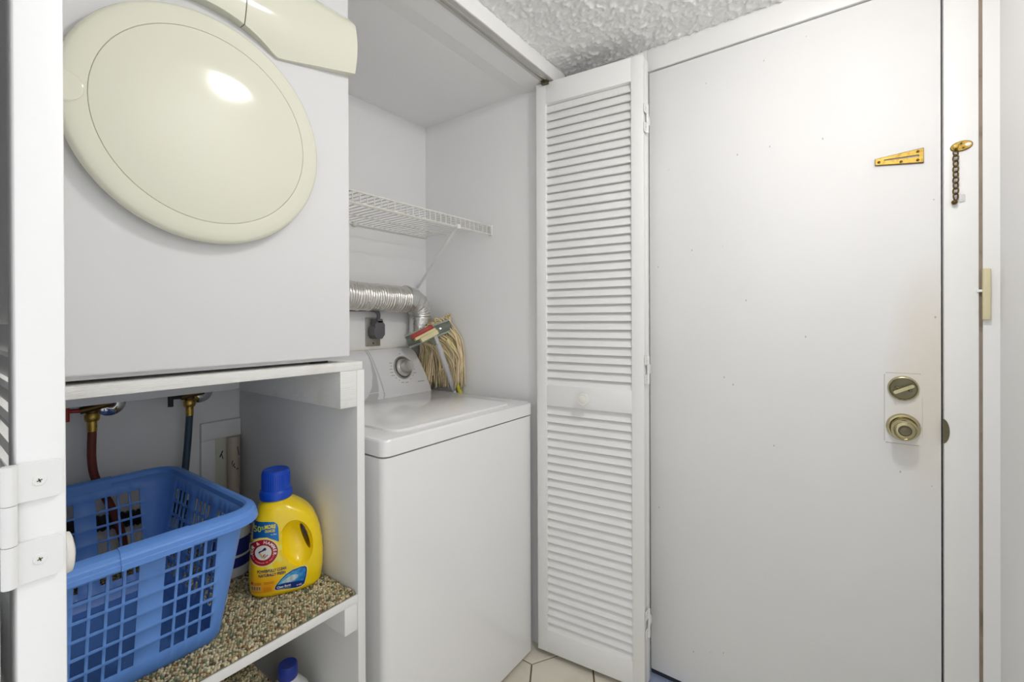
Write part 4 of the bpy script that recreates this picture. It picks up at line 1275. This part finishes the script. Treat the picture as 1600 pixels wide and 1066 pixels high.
def ring_poly(name, cx, cz, r0, r1, a0, a1, colr, lift, parent, n=48):
    V, Fs = [], []
    for i in range(n + 1):
        a = math.radians(a0 + (a1 - a0) * i / n)
        for r in (r0, (r0 + r1) / 2, r1): V.append(on_face(cx + r * math.cos(a), cz + r * math.sin(a), lift))
    for i in range(n):
        for k_ in range(2): b_ = i * 3 + k_; Fs.append((b_, b_ + 1, b_ + 4, b_ + 3))
    return pydata(name, V, Fs, 'label', parent, smooth=False, col=np.tile(np.array(colr), (len(V), 1)))


def lab_text(name, body, x, z, h, colr, lift, parent, width=None, rot=0.0, bold=0.02, slant=0.0, align='LEFT'):
    V, Fs = text_mesh(body, 1.0, bold, align)
    if not len(V): return
    sc = h / 0.70
    X, Y = V[:, 0] * sc, V[:, 1] * sc
    if width: X = X * (width / (X.max() - X.min()))
    X = X + Y * slant
    c, s_ = math.cos(rot), math.sin(rot)
    xx, zz_ = x + X * c - Y * s_, z + X * s_ + Y * c
    VV = [on_face(a, b, lift) for a, b in zip(xx, zz_)]
    return pydata(name, VV, Fs, 'label', parent, smooth=False, col=np.tile(np.array(colr), (len(VV), 1)))


YEL = np.array(rgb(255, 220, 16)); ORA = np.array(rgb(240, 150, 24)); PALE = np.array(rgb(250, 236, 110))
LGX, LGZ = -0.0475, 0.1085


def lab_col(x, z):
    c = YEL.copy()
    o_ = max(0, min(1, (0.075 - z) / 0.045)) * max(0, min(1, (-0.002 - x) / 0.03)) * max(0, min(1, (z - 0.010) / 0.008))
    l_ = max(0, min(1, (0.105 - z) / 0.03)) * max(0, min(1, (-0.062 - x) / 0.008)) * max(0, min(1, (z - 0.010) / 0.008))
    c = c + (ORA - c) * max(o_ * 0.85, l_ * 0.7)
    dx, dz = x - LGX, z - LGZ; r = math.hypot(dx, dz); a = math.degrees(math.atan2(dz, dx))
    ray = (math.sin(math.radians(a * 9)) > 0.1) * max(0, min(1, (0.060 - r) / 0.022)) * max(0, min(1, (r - 0.020) / 0.004))
    if -100 < a < 45 or a < -130: c = c + (PALE - c) * ray * 0.8
    if r < 0.0335: c = c + (PALE - c) * 0.75
    return c


V, Fs, Cc = [], [], []
gx_ = np.linspace(-0.0735, 0.012, 90); gz_ = np.linspace(0.008, 0.150, 140)
for z in gz_:
    l, r, d = prf(z)
    for x in gx_:
        x2 = max(x, l + 0.0055); V.append(on_face(x2, z, 0.0003)); Cc.append(lab_col(x2, z))
for i in range(len(gz_) - 1):
    for j in range(len(gx_) - 1):
        if gx_[j] > -0.010 and gz_[i] > 0.062: continue
        b_ = i * 90 + j; Fs.append((b_, b_ + 1, b_ + 91, b_ + 90))
lbl = pydata('front_label', V, Fs, 'label', DB, smooth=True, col=np.array(Cc))
BLU, DBL, NAV = rgb(0, 120, 200), rgb(0, 60, 130), rgb(32, 24, 110)
WHT, RED, DRED = rgb(240, 236, 232), rgb(186, 16, 34), rgb(140, 10, 26)
# banner with the offer
ban = [(-0.0695, 0.1775), (-0.0400, 0.1775), (-0.0260, 0.1755), (-0.0190, 0.1695), (-0.0165, 0.160), (-0.0155, 0.1290), (-0.0260, 0.1375), (-0.0400, 0.1425), (-0.0550, 0.1425), (-0.0690, 0.1370)]
lab_poly('offer_banner', ban, lambda x, z: np.array(DBL) + (np.array(BLU) - np.array(DBL)) * max(0, min(1, (x + 0.068) / 0.045)), 0.0006, DB)
LIM = rgb(206, 214, 60); YT = rgb(244, 226, 50)
lab_text('printed_text', '50', -0.0668, 0.1610, 0.0125, LIM, 0.0010, DB, width=0.0150, bold=0.02)
lab_text('printed_text', '%', -0.0510, 0.1635, 0.0075, LIM, 0.0010, DB, width=0.0055, bold=0.02)
lab_text('printed_text', 'MORE', -0.0448, 0.1655, 0.0085, YT, 0.0010, DB, width=0.0225, bold=0.04)
lab_text('printed_text', 'OUNCES', -0.0440, 0.1560, 0.0055, YT, 0.0010, DB, width=0.0205, bold=0.04)
lab_text('printed_text', 'vs. 50oz', -0.0320, 0.1478, 0.0030, WHT, 0.0010, DB, width=0.0120, bold=0.02)
# round emblem
ring_poly('emblem_ring', LGX, LGZ, 0.0295, 0.0310, 0, 360, rgb(240, 226, 190), 0.0007, DB)
ring_poly('emblem_ring', LGX, LGZ, 0.0170, 0.0295, 0, 360, RED, 0.0008, DB)
ring_poly('emblem_ring', LGX, LGZ, 0.0168, 0.0186, 0, 360, DRED, 0.0009, DB)
ring_poly('emblem_ring', LGX, LGZ, 0.0278, 0.0290, 0, 360, DRED, 0.0009, DB)
ring_poly('emblem_disc', LGX, LGZ, 0.0, 0.0168, 0, 360, rgb(232, 228, 222), 0.0009, DB)


def arc_text(body, r, a_mid, step, h, colr, inside=False, w=None):
    n = len(body)
    V, Fs = [], []
    for i, ch in enumerate(body):
        if ch == ' ': continue
        a = a_mid + (step * ((n - 1) / 2 - i)) * (-1 if inside else 1)
        TV, TF = text_mesh(ch, 1.0, 0.03, 'CENTER'); sc = h / 0.70; base = len(V); ar = math.radians(a)
        for v in TV:
            x_, y_ = v[0] * sc * 1.0, (v[1]) * sc
            if inside: rr2 = r - y_; ux = (-math.sin(ar) * -1, math.cos(ar) * -1); px = rr2 * math.cos(ar) - x_ * math.sin(ar) * -1; pz = rr2 * math.sin(ar) + x_ * math.cos(ar)
            else: rr2 = r + y_; px = rr2 * math.cos(ar) + x_ * math.sin(ar); pz = rr2 * math.sin(ar) - x_ * math.cos(ar)
            if inside: px = rr2 * math.cos(ar) - x_ * math.sin(ar); pz = rr2 * math.sin(ar) + x_ * math.cos(ar)
            V.append(on_face(LGX + px, LGZ + pz, 0.0012))
        Fs += [[base + q_ for q_ in f] for f in TF]
    return pydata('printed_text', V, Fs, 'label', DB, smooth=False, col=np.tile(np.array(colr), (len(V), 1)))


arc_text('ARM & HAMMER', 0.0232, 90, 18.5, 0.0066, WHT)
arc_text('THE STANDARD OF PURITY', 0.0232, 270, 6.4, 0.0022, rgb(236, 190, 190), inside=True)
# arm and hammer drawing: dark blue hammer, bent arm
HB = rgb(28, 36, 96); ARMC = rgb(214, 178, 120)
e = lambda x, z: (LGX + x * 0.001, LGZ + z * 0.001)
lab_poly('emblem_hammer', [e(-10, 1.2), (e(-7.5, 4.0)), e(1, 7.0), e(0.6, 9.6), e(2.5, 11.6), e(5.5, 10.5), e(6.2, 7.2), e(4.6, 4.8), e(2.4, 5.2), e(-6.2, 1.2), e(-8.2, -1.0)], HB, 0.0012, DB)
lab_poly('emblem_arm', [e(-8.5, -0.5), e(-6.2, 0.8), e(-3.8, -3.0), e(-1.5, -7.5), e(0.8, -6.0), e(2.5, -2.6), e(4.6, -2.8), e(5.0, -6.0), e(3.0, -9.5), e(-1.0, -12.6), e(-4.0, -11.0), e(-5.6, -6.0)], ARMC, 0.0012, DB)
lab_poly('emblem_cuff', [e(1.2, -12.2), e(5.2, -8.0), e(8.6, -4.6), e(9.6, -5.8), e(7.6, -7.6), e(4.0, -11.0), e(2.0, -13.2)], HB, 0.0013, DB)
lab_poly('emblem_shadow', [e(-1.2, -7.0), e(0.4, -8.8), e(2.2, -5.0), e(1.6, -3.2), e(0.2, -5.6)], rgb(90, 60, 40), 0.0013, DB)
# slogan
lab_text('printed_text', 'POWERFULLY CLEAN', -0.0600, 0.0655, 0.0064, NAV, 0.0010, DB, width=0.0590, bold=0.03)
lab_text('printed_text', 'NATURALLY FRESH', -0.0575, 0.0560, 0.0064, NAV, 0.0010, DB, width=0.0545, bold=0.03)
# scent badge
bad = [(-0.0240, 0.0260), (-0.0205, 0.0315), (-0.0120, 0.0415), (-0.0020, 0.0500), (0.0120, 0.0570), (0.0300, 0.0600), (0.0390, 0.0590), (0.0425, 0.0545), (0.0430, 0.0480), (0.0410, 0.0330), (0.0370, 0.0180), (0.0300, 0.0135), (0.0200, 0.0130), (-0.0220, 0.0185), (-0.0250, 0.0215)]
outl = [(0.0095 + (x - 0.0095) * 1.05, 0.037 + (z - 0.037) * 1.08) for x, z in bad]
lab_poly('badge_border', outl, rgb(246, 232, 150), 0.0005, DB)
lab_poly('badge_edge', bad, rgb(10, 50, 130), 0.0007, DB)
inn = [(-0.0190, 0.0300), (-0.0110, 0.0398), (-0.0010, 0.0480), (0.0130, 0.0548), (0.0300, 0.0578), (0.0375, 0.0570), (0.0402, 0.0530), (0.0405, 0.0470), (0.0385, 0.0330), (0.0350, 0.0260), (0.0200, 0.0285), (0.0, 0.0300)]
cA, cB = np.array(rgb(90, 190, 232)), np.array(rgb(0, 110, 190))
lab_poly('badge_wave', inn, lambda x, z: cA + (cB - cA) * max(0, min(1, (x + 0.005) / 0.045 + 0.35 * math.sin((x * 2 + z * 3) * 160))), 0.0009, DB)
lab_poly('badge_crest', [(-0.0120, 0.0330), (0.0, 0.0410), (0.0120, 0.0460), (0.0200, 0.0455), (0.0245, 0.0425), (0.0230, 0.0375), (0.0170, 0.0330), (0.0080, 0.0305), (-0.0020, 0.0310)], lambda x, z: np.array(rgb(214, 232, 238)) * (0.85 + 0.15 * math.sin(x * 500)), 0.0011, DB)
lab_text('printed_text', 'Clean Burst', -0.0205, 0.0235, 0.0052, WHT, 0.0011, DB, width=0.0290, bold=0.03)
lab_text('printed_text', 'Long lasting freshness', -0.0200, 0.0188, 0.0026, rgb(170, 190, 220), 0.0011, DB, width=0.0280, bold=0.01)
lab_text('printed_text', 'HE', 0.0205, 0.0185, 0.0040, rgb(200, 190, 220), 0.0011, DB, width=0.0110, bold=0.03)
# small print and dose block
lab_poly('print_block', [(-0.0725, 0.0420), (-0.0685, 0.0420), (-0.0685, 0.0360), (-0.0725, 0.0360)], rgb(180, 60, 30), 0.0008, DB)
lab_poly('print_block', [(-0.0725, 0.0335), (-0.0520, 0.0335), (-0.0520, 0.0215), (-0.0725, 0.0215)], rgb(226, 190, 120), 0.0008, DB)
for k_ in range(4):
    lab_poly('print_block', [(-0.0712 + k_ * 0.0048, 0.0315), (-0.0682 + k_ * 0.0048, 0.0315), (-0.0682 + k_ * 0.0048, 0.0235), (-0.0712 + k_ * 0.0048, 0.0235)], rgb(150, 110, 60), 0.0010, DB)
RB = rgb(176, 92, 20)
for zt, tx in ((0.0395, 'CONCENTRATED'), (0.0368, 'LAUNDRY')): lab_text('printed_text', tx, -0.0660, zt, 0.0022, RB, 0.0009, DB, width=0.014, bold=0.01)
for zt in (0.0400, 0.0370): lab_text('printed_text', 'Detergent liquid', -0.0470, zt, 0.0022, RB, 0.0009, DB, width=0.0200, bold=0.01)
for zt in (0.0270, 0.0235, 0.0200): lab_text('printed_text', 'net 100 fl oz', -0.0470, zt, 0.0022, RB, 0.0009, DB, width=0.0150, bold=0.01)

# ------------------------------------------------------------------ other bottles
wb = empty('bleach_bottle', (0.508, 1.262, ZCAR - 0.001)); tag(wb, 'white plastic bottle with blue label between basket and yellow detergent', 'bottle')
lathe('bottle_body', [(0, 0), (0.036, 0.0), (0.041, 0.005), (0.042, 0.02), (0.042, 0.105), (0.039, 0.125), (0.028, 0.143), (0.017, 0.152), (0.016, 0.158), (0, 0.158)], 'whiteplastic', wb, 40)
lathe('wrap_label', [(0.0423, 0.028), (0.0424, 0.030), (0.0424, 0.095), (0.0423, 0.097)], 'bluelabel', wb, 40)
lathe('label_band', [(0.0426, 0.052), (0.0426, 0.058)], 'whiteplastic', wb, 40)
lathe('cap', [(0.0185, 0.153), (0.0185, 0.176), (0.0165, 0.180), (0, 0.180)], 'whiteplastic', wb, 28)

wj = empty('milk_jug', (0.565, 1.095, 0.09)); wj.name = 'plastic_jug'; tag(wj, 'white translucent jug with dark blue cap below the carpeted shelf', 'jug')
lathe('jug_body', [(0, 0), (0.052, 0), (0.058, 0.006), (0.059, 0.02), (0.059, 0.185), (0.056, 0.210), (0.046, 0.236), (0.032, 0.254), (0.023, 0.262), (0.0195, 0.268), (0.0195, 0.276), (0, 0.276)], 'whiteplastic', wj, 44)
lathe('cap', [(0.0205, 0.268), (0.0218, 0.270), (0.0218, 0.297), (0.0200, 0.301), (0.0175, 0.3005), (0, 0.3005)], 'navycap', wj, 40)

# ------------------------------------------------------------------ hall ceiling lamp
lp_ = empty('ceiling_lamp_offscreen', (0.760, -0.040, ZH)); tag(lp_, 'round white glass dome lamp on the hall ceiling', 'lamp')
mtl = Matrix(((1, 0, 0, 0), (0, -1, 0, 0), (0, 0, -1, 0), (0, 0, 0, 1)))
lathe('lamp_base', [(0.080, -0.004), (0.080, 0.012), (0.074, 0.018), (0, 0.018)], 'trim', lp_, 40, mtl)
lathe('glass_dome_offscreen', [(0.072, 0.0185), (0.071, 0.032), (0.063, 0.050), (0.047, 0.064), (0.025, 0.072), (0, 0.074)], 'lamp', lp_, 48, mtl)
